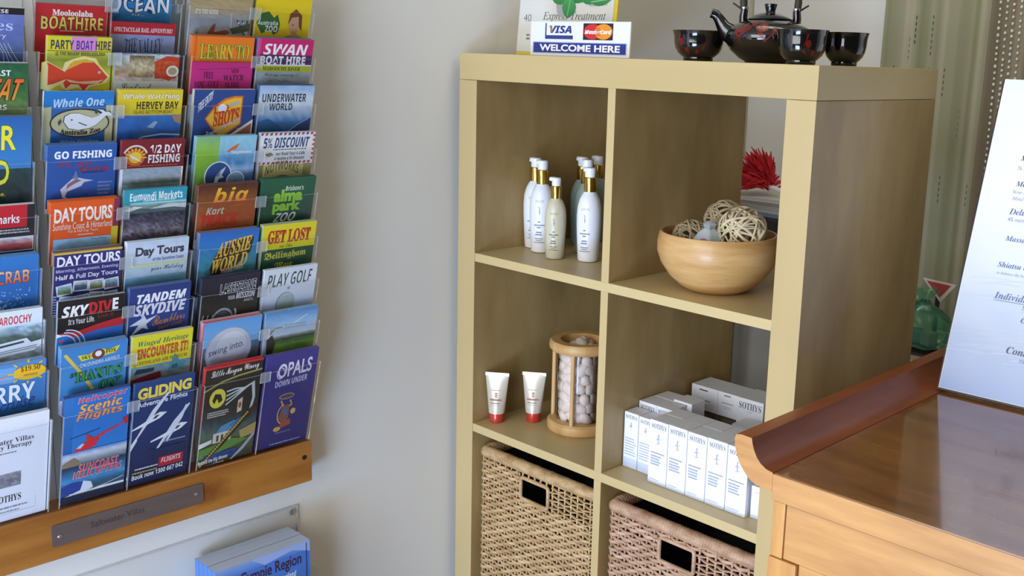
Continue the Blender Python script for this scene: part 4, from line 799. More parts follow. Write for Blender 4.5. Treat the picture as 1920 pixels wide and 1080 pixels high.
motif(POT, tp, [(va - .72, 0.0532, .0075, 'disc'), (va - .2, 0.0546, .0075, 'disc'), (va - .5, 0.0576, .004, (-.35, -.022)), (va - .3, 0.0581, .004, (.2, -.026)), (va - .85, 0.0510, .003, (.2, -.02)), (va + .1, 0.0546, .0028, (-.3, -.024)), (va + .15, 0.0528, .002, (.5, -.004)), (va + .62, 0.0458, .003, 'disc'), (va - .46, 0.0605, .005, 'disc')], 0.0005)
# ---------------------------------------------------------------- upper left cell: pump bottles
M['white_plastic'] = mat('white_plastic', '#e6e8ee', 0.3)
M['frosted'] = mat('frosted_cream_bottle', '#cfc9ae', 0.35, noise=0.12, scale=(10, 10, 8), coat=0.2)
M['teal_bottle'] = mat('pale_green_bottle', '#8fa39c', 0.3, coat=0.3)
M['gold'] = mat('gold_collar', '#d9b25a', 0.22, metal=1)
BOT = [(0.0165, 0), (0.0195, 0.0015), (0.0203, 0.006), (0.0222, 0.035), (0.024, 0.07), (0.0243, 0.09), (0.0232, 0.107), (0.0198, 0.121), (0.015, 0.131), (0.0122, 0.134), (0.0118, 0.136)]
def pump_bottle(label, x, y, z, bm, lines, spout=0.0, s=1.0, top=True):
    t = thing('pump_bottle', label, 'bottle', (x, y, z + .0003), 'pump bottles in the upper left cell')
    pr = [(r * s, zz * s) for r, zz in BOT]
    MB().lathe(pr, 40).build('bottle_body', M[bm], t, smooth=True)
    h = 0.136 * s
    MB().lathe([(.0116 * s, h), (.0119 * s, h + .001), (.0119 * s, h + .027 * s), (.0108 * s, h + .028 * s)], 32).build('collar', M['gold'], t, smooth=True)
    hd = MB().lathe([(.0095 * s, h + .028 * s), (.0102 * s, h + .03 * s), (.0105 * s, h + .043 * s), (.0095 * s, h + .046 * s), (.0005, h + .0475 * s)], 28)
    d = Vector((math.cos(spout), math.sin(spout), 0)); c = Vector((0, 0, h + .0425 * s))
    hd = hd.build('pump_head', M['white_plastic'], t, smooth=True)
    MB().tube([c + d * .003, c + d * .009, c + d * .0135 + Vector((0, 0, .0006))], [.0055 * s, .005 * s, .0042 * s], 10).build('spout', M['white_plastic'], hd, smooth=True)
    ang = math.atan2(-1.33 - y, 1.571 - x) + lines[0]
    pb = MB(); wl = .030
    a = Art(pb, 1, 0, 1, place=lambda u, v, zz: on_lathe(pr, ang + (u - .5) * wl / .0235, (.108 - v * .095) * s, zz * .6 + .0001), step=.00002)
    ink = lines[1]
    a.text('SOTHYS', .22, .02, .78, .07, ink, 'n', off=-.01)
    for q in range(3): a.line([(.5 - .05 + .05 * q, .16 + .05 * q), (.53 - .02 * q, .2 + .05 * q), (.47 + .03 * q, .24 + .04 * q)], .03, ink)
    for v, u0, u1 in ((.46, .42, .58), (.53, .14, .88), (.58, .36, .64), (.68, .3, .72), (.73, .22, .8)): a.greek(u0, v, u1, v + .034, ink, 1, .8)
    a.line([(.12, .645), (.88, .645)], .008, ink); a.line([(.12, .79), (.88, .79)], .008, ink)
    for v, u0, u1 in ((.82, .2, .82), (.86, .28, .74), (.9, .12, .9)): a.greek(u0, v, u1, v + .02, ink, 1, .8)
    pb.build('label_print', M['ink_matt'], t)
    return t
GI = '#7d8496'
pump_bottle('white pump bottle at the back left, half hidden by another white one', 0.0755, 0.139, ZB[0], 'white_plastic', (-.25, GI), -2.2)
pump_bottle('tall white pump bottle left of the shorter frosted bottle', 0.1185, 0.115, ZB[0], 'white_plastic', (-.2, GI), -2.3)
pump_bottle('shorter frosted cream pump bottle in front of the white ones', 0.184, 0.0876, ZB[0], 'frosted', (-.15, '#6f6f62'), -2.55, .86)
pump_bottle('white pump bottle at the front right beside the divider', 0.242, 0.120, ZB[0], 'white_plastic', (-.35, GI), -2.3, .985)
pump_bottle('pale green pump bottle behind the white one at the front right', 0.110, 0.240, ZB[0], 'teal_bottle', (-.3, '#5a6a68'), -2.2)
pump_bottle('pale green pump bottle deepest in the cell, farthest back', 0.098, 0.300, ZB[0], 'teal_bottle', (-.3, '#5a6a68'), -2.2, .99)
pump_bottle('pale green pump bottle close behind the divider, at the back right', 0.178, 0.180, ZB[0], 'teal_bottle', (-.3, '#5a6a68'), -2.0, 1.02)

# ---------------------------------------------------------------- upper right cell: wooden bowl of woven balls
M['bowl_wood'] = mat('turned_pale_wood', '#d3ad74', 0.4, noise=1, colour2='#bb8c52', scale=(9, 9, 60), detail=5, coat=0.15)
BOWL = [(0.042, 0), (0.047, 0.001), (0.06, 0.008), (0.078, 0.024), (0.092, 0.044), (0.0985, 0.062), (0.0992, 0.078), (0.0965, 0.092), (0.0945, 0.0955), (0.0915, 0.0955), (0.09, 0.09), (0.092, 0.076), (0.091, 0.062), (0.084, 0.045), (0.07, 0.028), (0.05, 0.016), (0.0005, 0.013)]
BX, BY = 0.552, 0.110
BOWL = [(r_ * 1.05, z_ * 1.05) for r_, z_ in BOWL]
bo = MB().lathe(BOWL, 72, cap1=False).build('wooden_bowl', M['bowl_wood'], smooth=True)
bo.location = W(BX, BY, ZB[0] + .0003); tag(bo, 'round pale wooden bowl holding woven balls in the upper right cell', 'bowl')
M['rattan'] = mat('bleached_rattan', '#d9c8a4', 0.6, noise=0.25, scale=(60, 60, 60))
M['rattan_g'] = mat('greyed_rattan', '#b5a384', 0.65, noise=0.25, scale=(60, 60, 60))
def rattan_ball(label, loc, r, m, seed, n=26, thick=.0024):
    rnd = random.Random(seed); mb = MB()
    for k in range(n):
        ax = Vector((rnd.gauss(0, 1), rnd.gauss(0, 1), rnd.gauss(0, 1))).normalized()
        u = ax.orthogonal().normalized(); v = ax.cross(u); off = (rnd.random() - .5) * .75 * r; rr = math.sqrt(r * r - off * off) - thick * rnd.random() * 1.5
        ph = rnd.random() * 6; N = 40; w = thick * (.6 + .7 * rnd.random())
        mb.tube([ax * (off + .0018 * math.sin(3 * t + ph)) + (u * math.cos(t) + v * math.sin(t)) * (rr + .001 * math.sin(5 * t)) for t in [2 * PI * i / N for i in range(N)]], w, 6, True, flat=.6)
    o = mb.build('rattan_ball', M[m], smooth=False); o.data.polygons.foreach_set('use_smooth', [True] * len(o.data.polygons)); o.location = W(*loc)
    return tag(o, label, 'decorative ball', 'woven balls in the wooden bowl')
rattan_ball('pale woven ball at the front right of the wooden bowl', (BX + .054, BY - .010, ZB[0] + .111), .0395, 'rattan', 3, 24, .0028)
rattan_ball('greyer woven ball resting highest, at the back of the bowl', (BX - .010, BY + .034, ZB[0] + .114), .0375, 'rattan_g', 5, 34, .0018)
rattan_ball('woven ball sunk lowest at the left of the bowl', (BX - .048, BY - .012, ZB[0] + .08), .036, 'rattan_g', 8, 34, .0017)
M['blue_glass'] = mat('pale_blue_sachet', '#b3bcc3', 0.35, noise=0.2, scale=(30, 30, 30), coat=0.3)
sa = MB(); rnd = random.Random(4); prof = [(0.002, 0), (.019, .004), (.027, .017), (.026, .034), (.018, .047), (.008, .055), (.011, .063), (.0008, .067)]
sa.lathe(prof, 20); sa.v = [(x * (1 + .12 * math.sin(5 * math.atan2(y, x))), y * (1 + .12 * math.sin(5 * math.atan2(y, x))), z) for x, y, z in sa.v]
o = sa.build('scent_sachet', M['blue_glass'], smooth=True); o.location = W(BX + .002, BY - .03, ZB[0] + .06); o.rotation_euler = (.2, .15, 0)
tag(o, 'pale blue sachet tucked between the woven balls in the bowl', 'sachet')
o = MB().lathe([(.0005, 0), (.008, .003), (.0105, .009), (.008, .015), (.0005, .018)], 16).build('potpourri_bud', mat('pink_bud', '#c4788a', 0.6), smooth=True); o.location = W(BX + .012, BY - .055, ZB[0] + .08)
tag(o, 'small pink bud between the sachet and the pale woven ball', 'potpourri')

# ---------------------------------------------------------------- lower left cell: tubes and a jar of pebbles
M['tube'] = mat('pearl_tube', '#cfc5b2', 0.28, metal=0.15, noise=0.06, scale=(12, 12, 12), coat=0.3)
M['red_cap'] = mat('red_cap', '#c0392b', 0.25, coat=0.3)
def cream_tube(label, x, y, rz):
    t = thing('cream_tube', label, 'tube', (x, y, ZB[1] + .0003), 'cream tubes in the lower left cell', rz)
    MB().lathe([(.0135, 0), (.0145, .001), (.0152, .018), (.0148, .0195)], 32).build('cap', M['red_cap'], t, smooth=True)
    mb = MB(); rows = 14; n = 40; vs = []; fs = []
    for k in range(rows + 1):
        f = k / rows; zz = .0195 + .083 * f; g = f ** 1.25
        ax = .0165 + (.0245 - .0165) * f; ay = .0155 * (1 - g) + .0007 * g
        for i in range(n): th = 2 * PI * i / n; vs.append((ax * math.cos(th), ay * math.sin(th), zz))
    for k in range(rows):
        for i in range(n): j = (i + 1) % n; fs.append((k * n + i, k * n + j, (k + 1) * n + j, (k + 1) * n + i))
    fs += [tuple(range(n))[::-1], tuple(range(rows * n, (rows + 1) * n))]
    mb.add(vs, fs); mb.build('tube_body', M['tube'], t, smooth=True)
    MB().box(-.0247, .0247, -.0011, .0011, .0965, .1035).build('crimp', M['tube'], t, bevel=.0004)
    pb = MB()
    def pl_(u, v, zz):
        z = .094 - v * .07; f = (z - .0195) / .083; g = f ** 1.25; ax = .0165 + .008 * f; ay = .0155 * (1 - g) + .0007 * g
        x_ = (u - .5) * .03; return (x_, -ay * math.sqrt(max(0, 1 - (x_ / ax) ** 2)) - .0001 - zz * .5, z)
    a = Art(pb, 1, 0, 1, place=pl_, step=.00002); c = '#9c6a4a'
    a.greek(.15, .36, .8, .39, '#b0a08c', 1, .8).rect(.42, .44, .58, .58, c).rect(.45, .47, .55, .5, '#e2d9c8').rect(.45, .52, .55, .55, '#e2d9c8').greek(.08, .62, .92, .69, c, 1, .8).greek(.12, .73, .88, .765, '#7d6450', 1, .8).greek(.06, .8, .9, .82, '#b0a08c', 1, .8)
    pb.build('label_print', M['ink_matt'], t)
rzt = math.atan2(1.571 - .1, 1.33 + .06)
cream_tube('pearly cream tube with red cap, the left one of the pair', 0.074, 0.044, .62)
cream_tube('pearly cream tube with red cap, the right one beside the pebble jar', 0.122, 0.102, .62)

M['ash'] = mat('pale_ash_wood', '#cfa86f', 0.45, noise=1, colour2='#b98f57', scale=(30, 30, 8))
JX, JY = 0.214, 0.142
jr = thing('pebble_jar', 'glass cylinder held between two pale wooden rings by wooden rods', 'jar', (JX, JY, ZB[1] + .0003))
ring = lambda z, R, h, ri: [(ri, z), (R - .004, z), (R, z + .004), (R + .0008, z + h * .5), (R, z + h - .004), (R - .004, z + h), (ri, z + h)]
def ring_mesh(z, R, h, ri):
    p = ring(z, R, h, ri); mb = MB().lathe(p, 56, cap0=False, cap1=False); n = 56; k = len(p) - 1
    for i in range(n): j = (i + 1) % n; mb.f.append((k * n + i, k * n + j, j, i)); mb.m.append(0)
    return mb
MB().lathe([(.061, 0), (.0652, .004), (.066, .012), (.0652, .019), (.061, .023), (.0005, .023)], 56).build('base_ring', M['ash'], jr, smooth=True)
ring_mesh(.166, .0645, .02, .043).build('top_ring', M['ash'], jr, smooth=True)
ca = math.atan2(-1.33 - JY, 1.571 - JX)
for q in range(4):
    th = ca - .28 + q * PI / 2
    MB().lathe([(.0045, .0225), (.0045, .1665)], 14, .0563 * math.cos(th), .0563 * math.sin(th)).build('rod', M['ash'], jr, smooth=True)
g = MB().lathe([(.048, .0232), (.048, .1658)], 48, cap0=False, cap1=False); g.build('glass_cylinder', M['glass'], jr, smooth=True)
M['pebble'] = mat('white_pebble', '#dccbbd', 0.5, noise=0.14, scale=(30, 30, 30))
def pebble_mesh(seed):
    r = random.Random(seed); mb = MB(); n = 14; k = 8; a, b, c = .0155 * (.85 + .3 * r.random()), .0125 * (.85 + .3 * r.random()), .0085 * (.85 + .3 * r.random())
    vs = [(0, 0, -c)] ; fs = []
    for j in range(1, k):
        ph = -PI / 2 + PI * j / k
        for i in range(n): th = 2 * PI * i / n; w = 1 + .09 * math.sin(2 * th + seed) + .06 * math.sin(3 * th + ph * 2 + seed * 2); vs.append((a * math.cos(ph) * math.cos(th) * w, b * math.cos(ph) * math.sin(th) * w, c * math.sin(ph) * w))
    vs.append((0, 0, c)); N = len(vs) - 1
    for i in range(n): fs.append((0, 1 + (i + 1) % n, 1 + i)); fs.append((N, N - n + i, N - n + (i + 1) % n))
    for j in range(k - 2):
        for i in range(n): p0 = 1 + j * n; fs.append((p0 + i, p0 + (i + 1) % n, p0 + n + (i + 1) % n, p0 + n + i))
    o = mb.add(vs, fs).build('pebble', M['pebble'], smooth=True)
    return tag(o, 'white pebble among the many in the glass cylinder with wooden rings', 'pebble', 'white pebbles in the jar')
protos = [pebble_mesh(s) for s in range(5)]
rnd = random.Random(11); first = set()
for ringi in range(7):
    zz = .033 + ringi * .0196
    for q in range(10):
        th = 2 * PI * (q + .5 * (ringi % 2)) / 10 + rnd.random() * .16
        d = math.cos(th - ca)
        if d < -.35: continue
        k = rnd.randrange(5); o = protos[k] if k not in first else protos[k].copy()
        if k in first: COL.objects.link(o)
        first.add(k); rr = .037 - .001 * rnd.random()
        o.location = W(JX + rr * math.cos(th), JY + rr * math.sin(th), ZB[1] + zz + rnd.uniform(-.002, .002)); o.rotation_euler = (PI / 2 + rnd.uniform(-.35, .35), rnd.uniform(-.9, .9), th + PI / 2)
for q in range(9):
    o = protos[q % 5].copy(); COL.objects.link(o); th = q * 2.4; rr = .028 * math.sqrt(q / 9)
    o.location = W(JX + rr * math.cos(th), JY + rr * math.sin(th), ZB[1] + .17 + (.008 if q < 2 else 0)); o.rotation_euler = (rnd.uniform(-.4, .4), rnd.uniform(-.4, .4), rnd.uniform(0, 6))

# ---------------------------------------------------------------- lower right cell: white cartons
M['carton'] = M['ink']
def carton(label, x, y, w, h, d, kind, z=None, rz=0.0, side='#d4d8e2', seed=1):
    o = MB(); o.box(0, w, 0, d, 0, h, lin('#e4e6ee')); f = o.build('carton', M['ink'], bevel=.0005)
    f.location = W(x, y, ZB[1] + .0003 if z is None else z); f.rotation_euler = (0, 0, rz); tag(f, label, 'box', 'white cartons in the lower right cell')
    cb = MB(); a = Art(cb, w, h, 1, place=lambda u, v, zz: (u * w, -zz, h - v * w)); a.rng = random.Random(seed)
    a.rect(.01, .01, .99, h / w - .01, '#e9ebf2'); H = h / w; ink = '#4f5669'
    if kind == 'tall':
        a.text('SOTHYS', .1, .14, .9, .36, ink, 's')
        a.ell(.51, .64, .035, .05, '#9aa0ae').line([(.5, .68), (.49, .84), (.52, .98)], .05, '#9aa0ae').line([(.38, .86), (.49, .78), (.62, .82)], .03, '#9aa0ae').line([(.42, 1.02), (.6, 1.0)], .03, '#9aa0ae')
        a.greek(.12, H * .5, .9, H * .53, '#7f8698', 1).greek(.12, H * .55, .7, H * .72, '#a0a6b6', 4).greek(.08, H * .93, .7, H * .95, '#b4bac8', 1)
        a.rect(.01, H * .965, .99, H - .01, '#c4cfe6')
    elif kind == 'blue':
        a.text('SOTHYS', .1, .14, .9, .36, ink, 's').greek(.1, H * .46, .9, H * .8, '#9aa2b4', 7, .4).greek(.2, H * .86, .8, H * .89, '#8fa6cc', 1).rect(.01, H * .82, .99, H - .01, '#c9d6ee')
        a.ell(.5, .6, .03, .045, '#8a90a0').line([(.5, .64), (.48, .86)], .05, '#8a90a0').line([(.38, .78), (.6, .74)], .03, '#8a90a0')
    elif kind == 'gold':
        b0 = .047 / w; b1 = .067 / w
        a.rect(.3, .1, .62, .14, '#4a4c54').greek(.22, .42, .8, .48, '#5a6070', 1).greek(.26, .58, .7, .61, '#5a6070', 1).greek(.3, .65, .68, .68, '#5a6070', 1).rect(.0, b0, 1, b1, '#4f4638').text('SOTHYS', .25, b0 + .1, .8, b1 - .1, '#8a7c60', 's')
    elif kind == 'wide':
        a.text('SOTHYS', .08, .12, .92, .34, '#4f566a', 's').greek(.42, .4, .62, .43, '#7f8698', 1).ell(.5, .72, .018, .03, '#5f6678').line([(.5, .75), (.49, .95)], .03, '#5f6678').line([(.43, .96), (.57, .94)], .02, '#5f6678')
    elif kind == 'low': a.greek(.2, .25, .8, .3, '#7f8698', 1).rect(.01, .9 * H, .99, H - .01, '#c9d6ee')
    else: a.greek(.1, .1, .9, .22, ink, 1)
    cb.build('carton_print', M['ink'], f)
    return f
carton('white carton at the left end of the front row, set back a little', .404, .058, .033, .1055, .034, 'blue', seed=2)
carton('white carton second from the left, its right edge hidden by a forward box', .4385, .058, .033, .1045, .034, 'blue', seed=3)
for i, nm in enumerate(('third from the left, first of the forward boxes', 'fourth from the left in the front row', 'in the middle of the front row, fifth from the left', 'sixth from the left in the front row', 'seventh from the left, partly behind the counter scroll')):
    carton('white carton ' + nm, .4815 + .0418 * i, .036, .0407, .1165 + .0006 * (i % 2), .04, 'tall', seed=4 + i)
carton('short white carton at the right end of the front row beside the side panel', .693, .046, .038, .056, .04, 'low', seed=12)
for i in range(4):
    carton('white carton in the second row behind the %s forward carton' % ('first', 'second', 'third', 'fourth')[i], .4815 + .0418 * i, .0775, .0407, .1165, .04, 'plain', seed=14 + i)
carton('white carton behind the left end of the front row', .4035, .0985, .041, .1165, .041, 'blue', seed=20)
carton('white carton behind the second carton from the left', .445, .0985, .036, .1165, .041, 'blue', seed=21)
carton('white carton in the third row at the left, close to the divider', .404, .1425, .045, .1165, .04, 'plain', seed=22)
carton('white carton in the third row, right of the one by the divider', .45, .1425, .042, .1205, .04, 'plain', seed=23)
carton('large white carton with a dark gold band, left of the pair at the back', .4105, .25, .0625, .119, .06, 'gold', seed=24)
carton('large white carton with a dark gold band, beside the wide carton', .4735, .25, .0475, .119, .06, 'gold', seed=25)
carton('wide white carton at the back right with large lettering on top', .5225, .243, .0585, .1215, .066, 'wide', seed=26)
carton('low white carton lying in front of the wide one at the back', .56, .175, .052, .095, .045, 'plain', seed=27)
carton('low white carton lying in front of the gold banded pair', .498, .19, .058, .062, .045, 'plain', seed=28)
# ---------------------------------------------------------------- lower row: two woven baskets
M['willow'] = mat('woven_willow', '#c9aa7c', 0.6, noise=1, colour2='#a07c50', scale=(30, 30, 90), detail=3)
M['willow_p'] = mat('pinkish_woven_willow', '#c7a488', 0.6, noise=1, colour2='#9c7658', scale=(30, 30, 90), detail=3)
M['cloth_blue'] = mat('blue_cloth', '#5a6aa8', 0.8)
def basket(label, xc, m, h, seed, grp='woven baskets in the shelving unit'):
    """weft strands run over and under the stakes round all four sides; the hand hole interrupts them"""
    w = .1655; y0 = .011; y1 = .345; t = thing('storage_basket', label, 'basket', (xc, 0, ZB[2]), grp)
    r = .018; rnd = random.Random(seed)
    yc = (y0 + y1) / 2; hy = (y1 - y0) / 2
    def loop(inset):
        a, b, q = w - inset, hy - inset, max(r - inset, .004); P = []
        for cx, cy, a0 in ((a - q, -b + q, -PI / 2), (a - q, b - q, 0), (-a + q, b - q, PI / 2), (-a + q, -b + q, PI)):
            for i in range(6): th = a0 + i * PI / 10; P.append(Vector((cx + q * math.cos(th), yc + cy + q * math.sin(th), 0)))
        return P
    base = loop(.0062); seg = []
    for i in range(len(base)): seg.append((base[i], base[(i + 1) % len(base)]))
    L = [(b - a).length for a, b in seg]; tot = sum(L); ns = 2 * round(tot / .0165 / 2); n = ns * 4
    pts = []; nor = []
    for i in range(n):
        d = tot * i / n; k = 0
        while d > L[k]: d -= L[k]; k += 1
        a, b = seg[k]; p = a + (b - a) * (d / L[k]); tg = (b - a).normalized(); pts.append(p); nor.append(Vector((tg.y, -tg.x, 0)))
    rowh = .0076; rows = int((h - .023) / rowh)
    hx = .038; hz0 = h - .075; hz1 = h - .031
    mb = MB()
    for k in range(rows):
        z = .004 + rowh * (k + .5); ph = k % 2
        rr = rowh * (.47 + .08 * rnd.random()); wob = rnd.random() * 6; dz = rnd.uniform(-.0006, .0006)
        P = []; 
        for i in range(n):
            s = math.cos(PI * i / 4 + PI * ph)
            P.append((pts[i] + nor[i] * (s * .0028), z + dz + .0008 * math.sin(i * .21 + wob)))
        if hz0 - .002 < z < hz1 + .002:                   # rows broken by the hand hole in the front
            idx = [i for i in range(n) if not (pts[i].y < yc - hy + .02 and abs(pts[i].x) < hx + .004)]
            st = [j for j in range(len(idx)) if idx[j] - idx[j - 1] not in (1,)]
            br = [j for j in st if j != 0]
            order = idx[br[0]:] + idx[:br[0]] if br else idx
            mb.tube([(P[i][0].x, P[i][0].y, P[i][1]) for i in order], rr, 6, False, flat=.42)
        else:
            mb.tube([(P[i][0].x, P[i][0].y, P[i][1]) for i in range(n)], rr, 6, True, flat=.42)
    wv = mb.build('woven_sides', M[m], t); wv.data.polygons.foreach_set('use_smooth', [True] * len(wv.data.polygons))
    mb = MB()
    for i in range(0, n, 4):
        p = pts[i]
        if p.y < yc - hy + .02 and abs(p.x) < hx - .002: mb.tube([(p.x, p.y, .002), (p.x, p.y, hz0)], .0021, 6); mb.tube([(p.x, p.y, hz1), (p.x, p.y, h - .012)], .0021, 6)
        else: mb.tube([(p.x, p.y, .002), (p.x, p.y, h - .012)], .0021, 6)
    mb.build('stakes', M[m], t)
    rim = loop(.0130); dense = []
    for a, b in zip(rim, rim[1:] + rim[:1]):
        k = max(1, int((b - a).length / .0015))
        dense += [a + (b - a) * (i / k) for i in range(k)]
    rr_ = [.0116 + .0011 * abs(math.sin(i * .75)) + (.0005 if (i // 9) % 3 == 0 else 0) for i in range(len(dense))]
    MB().tube([(p.x, p.y, h - .0125) for p in dense], rr_, 12, True).build('wrapped_rim', M[m], t, smooth=True)
    fr = [(sx * (hx - .006) + .006 * math.cos(a), y0 + .004, (hz0 + hz1) / 2 + sz * ((hz1 - hz0) / 2 - .006) + .006 * math.sin(a)) for sx, sz, a0 in ((1, 1, 0), (-1, 1, PI / 2), (-1, -1, PI), (1, -1, 1.5 * PI)) for a in [a0 + i * PI / 8 for i in range(5)]]
    MB().tube(fr, .0038, 8, True).build('hand_hole', M[m], t, smooth=True)
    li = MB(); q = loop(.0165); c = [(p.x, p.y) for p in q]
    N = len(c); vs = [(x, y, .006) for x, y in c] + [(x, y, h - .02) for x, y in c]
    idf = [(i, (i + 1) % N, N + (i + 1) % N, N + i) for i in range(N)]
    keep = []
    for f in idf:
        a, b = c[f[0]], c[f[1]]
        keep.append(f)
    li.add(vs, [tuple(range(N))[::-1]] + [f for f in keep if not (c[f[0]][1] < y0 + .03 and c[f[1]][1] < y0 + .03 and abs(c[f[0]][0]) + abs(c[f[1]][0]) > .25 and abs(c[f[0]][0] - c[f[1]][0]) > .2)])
    li.build('dark_inner_sheet', M['dark'], t)  # near-black sheet just inside the woven sides
    return t
basket('woven willow basket in the left cell below the cream tubes', X1 + CW / 2, 'willow', .303, 3)
basket('pinkish woven willow basket in the right cell below the cartons', X3 + CW / 2, 'willow_p', .301, 9)
o = MB().box(-.03, .03, 0, .05, 0, .16).build('folded_cloth', M['cloth_blue'], bevel=.006); o.location = W(X1 + CW / 2 + .05, .07, ZB[2] + .0065)
tag(o, 'blue folded cloth glimpsed through the hand hole of the left basket', 'cloth')

# ---------------------------------------------------------------- the counter with a scrolled end
M['teak'] = mat('varnished_teak', '#94602f', 0.16, noise=1, colour2='#6b3d1a', scale=(4, 22, 22), coat=0.75, detail=5)
M['teak_scroll'] = mat('varnished_teak_scroll', '#96522c', 0.4, noise=1, colour2='#74381a', scale=(22, 3, 22), coat=0.05, spec=0.3, detail=5)
M['teak_front'] = mat('sunlit_teak_front', '#cf9a5c', 0.38, noise=1, colour2='#b07b45', scale=(5, 30, 45), coat=0.1, detail=6)
M['teak_post'] = mat('sunlit_teak_upright', '#d09a56', 0.38, noise=1, colour2='#b57d42', scale=(40, 30, 5), coat=0.1, detail=6)  # sunlit copy of the teak for the uprights
CT = -0.5145; CX = .9035; CY = -.235; CX2 = 1.75; CB = .56
ct = thing('counter', 'teak counter with a scrolled left edge and glossy brown top', 'counter', (CX, CY, FZ))
def L3(x, y, z): return (x - CX, y - CY, z - FZ)
mb = MB().box(0, CX2 - CX, 0.0, CB - CY, CT - FZ - .026, CT - FZ); mb.build('counter_top', M['teak'], ct, bevel=.0015)
inner = [(.8681, -.4773), (.8695, -.484), (.8731, -.4934), (.8778, -.5013), (.8837, -.5075), (.8925, -.5125), (CX - .0003, CT)]
outer = [(CX - .0003, CT - .026), (.893, -.5395), (.8795, -.5385), (.8685, -.534), (.8588, -.525), (.851, -.5155), (.846, -.5045), (.8428, -.494), (.8416, -.485), (.8439, -.4784), (.852, -.4768)]
pf = [(x - CX, z - FZ) for x, z in inner + outer]
MB().prism(pf, 1, -.001, CB - CY).build('scrolled_edge', M['teak_scroll'], ct, smooth=True)
# front and end faces: paler teak, sunlight put into its colour
MB().prism(pf, 1, -.0016, -.001).build('scroll_end', M['teak_front'], ct)
MB().box(0, CX2 - CX, -.002, 0.0, CT - FZ - .036, CT - FZ - .0012).build('top_fascia', M['teak_front'], ct, bevel=.0006)
zf = CT - FZ
MB().box(.004, CX2 - CX, -.001, .012, zf - .0365 - .0, zf - .036).build('painted_shadow_line', M['black'], ct)  # thin black strip painted as the shade under the fascia
MB().box(.002, .02, 0.001, .02, zf - .113, zf - .037).build('end_block', M['teak_post'], ct, bevel=.001)
MB().box(.0205, CX2 - CX, .0035, .02, zf - .113, zf - .037).build('apron', M['teak_front'], ct, bevel=.001)
MB().box(.0, .042, 0, .04, 0, zf - .1145).build('leg', M['teak_post'], ct, bevel=.002)
MB().box(CX2 - CX - .045, CX2 - CX, 0, .04, 0, zf - .1145).build('leg', M['teak_post'], ct, bevel=.002)
MB().box(.043, CX2 - CX - .046, .006, .02, .08, zf - .1145).build('front_panel', M['teak_front'], ct, bevel=.001)
MB().box(.0, .018, .04, CB - CY - .01, .08, zf - .03).build('side_panel', M['teak_post'], ct)

# ---------------------------------------------------------------- menu on the counter
M['menu_edge'] = mat('dark_board_edge', '#1d1c20', 0.4)
ln = math.radians(16.9)
me = thing('menu_stand', 'large white treatment menu leaning back on the counter', 'menu', (.8978, .258, CT + .003), rz=.03)
MW, MH = .40, .522
def mpl(mb, name, m): 
    o = mb.build(name, m, me); o.rotation_euler = (-ln, 0, 0); return o
mpl(MB().box(-.0012, MW, 0.0006, .006, 0.001, MH), 'backing_board', M['menu_edge'])
mb = MB(); a = Art(mb, 1, 0, 1, place=lambda u, v, z: (u, .0004 - z, v), step=.00003)
a.poly([(.001, .004), (MW - .001, .004), (MW - .001, MH), (.001, MH)], '#eceef4')
a.photo(.002, .5, MW - .002, .005, [(0, '#f1f2f7'), (.35, '#f6f7fb'), (.6, '#e8effb'), (.8, '#c4d5f6'), (1, '#a8bff2')], .012, 10, 16, 3)
for q in range(60):                                       # faint pale blue streaks behind the words
    y = .06 + .15 * a.rng.random(); x = .0 + .2 * a.rng.random(); a.line([(x, y), (x + .03, y + .004), (x + .06, y + .002 + .006 * a.rng.random())], .0008, '#d2e0fa'); a.z -= a.step * .8
for q in range(14): x = .08 + .02 * q; a.line([(x, .14 + .006 * q), (x + .03, .15 + .007 * q)], .0008, '#cbdaf6'); a.z -= a.step * .8
def mt(t, x, y, w, h, c='#55607a', st='q'):
    s = a.place; a.place = lambda u, v, z: (u, .0004 - z, v); a.text(t, x, y + h, x + w, y, c, st); a.place = s
def mtx(t, x, y, h, c='#55607a', st='q'):
    asp = text_mesh(t, st, 0)[2]; v0 = a.place; a.text(t, x, y + h, x + asp * h, y, c, st)
mtx('Massage', .053, .386, .011, '#3f4656'); mtx('½ hour  1 hour', .052, .373, .007)
mtx('Meridian Massage', .054, .344, .011, '#4a5a78'); mtx('hour and a half', .052, .333, .0075, '#7f92b8', 'r'); mtx('Mind and body', .053, .322, .0075, '#7f92b8', 'r')
mtx('Deluxe Facial', .053, .300, .010, '#5f7096'); mtx('45 mins with mask', .053, .289, .007, '#8496bb', 'r')
mtx('Massage and Facial', .056, .2545, .011, '#6478a4'); mtx('Shiatsu of the Body', .053, .2115, .011, '#5f73a0'); mtx('to balance the body', .054, .201, .006, '#8a9cc0', 'r')
mtx('Individual treatments', .058, .163, .011, '#6478a8'); a.line([(.058, .1605), (.17, .1605)], .0008, '#6478a8')
mtx('Spa', .104, .15, .009, '#55658c'); mtx('Oils', .106, .131, .009, '#55658c'); mtx('Contact us', .094, .08, .0115, '#3f4f78'); mtx('call in', .117, .07, .007, '#5f73a0', 'r')
mpl(mb, 'printed_menu', M['ink'])
MB().prism([(0.03, 0.002), (0.24, 0.002), (0.148, .46), (.143, .46)], 0, .18, .2).build('prop_leg', M['menu_edge'], me)
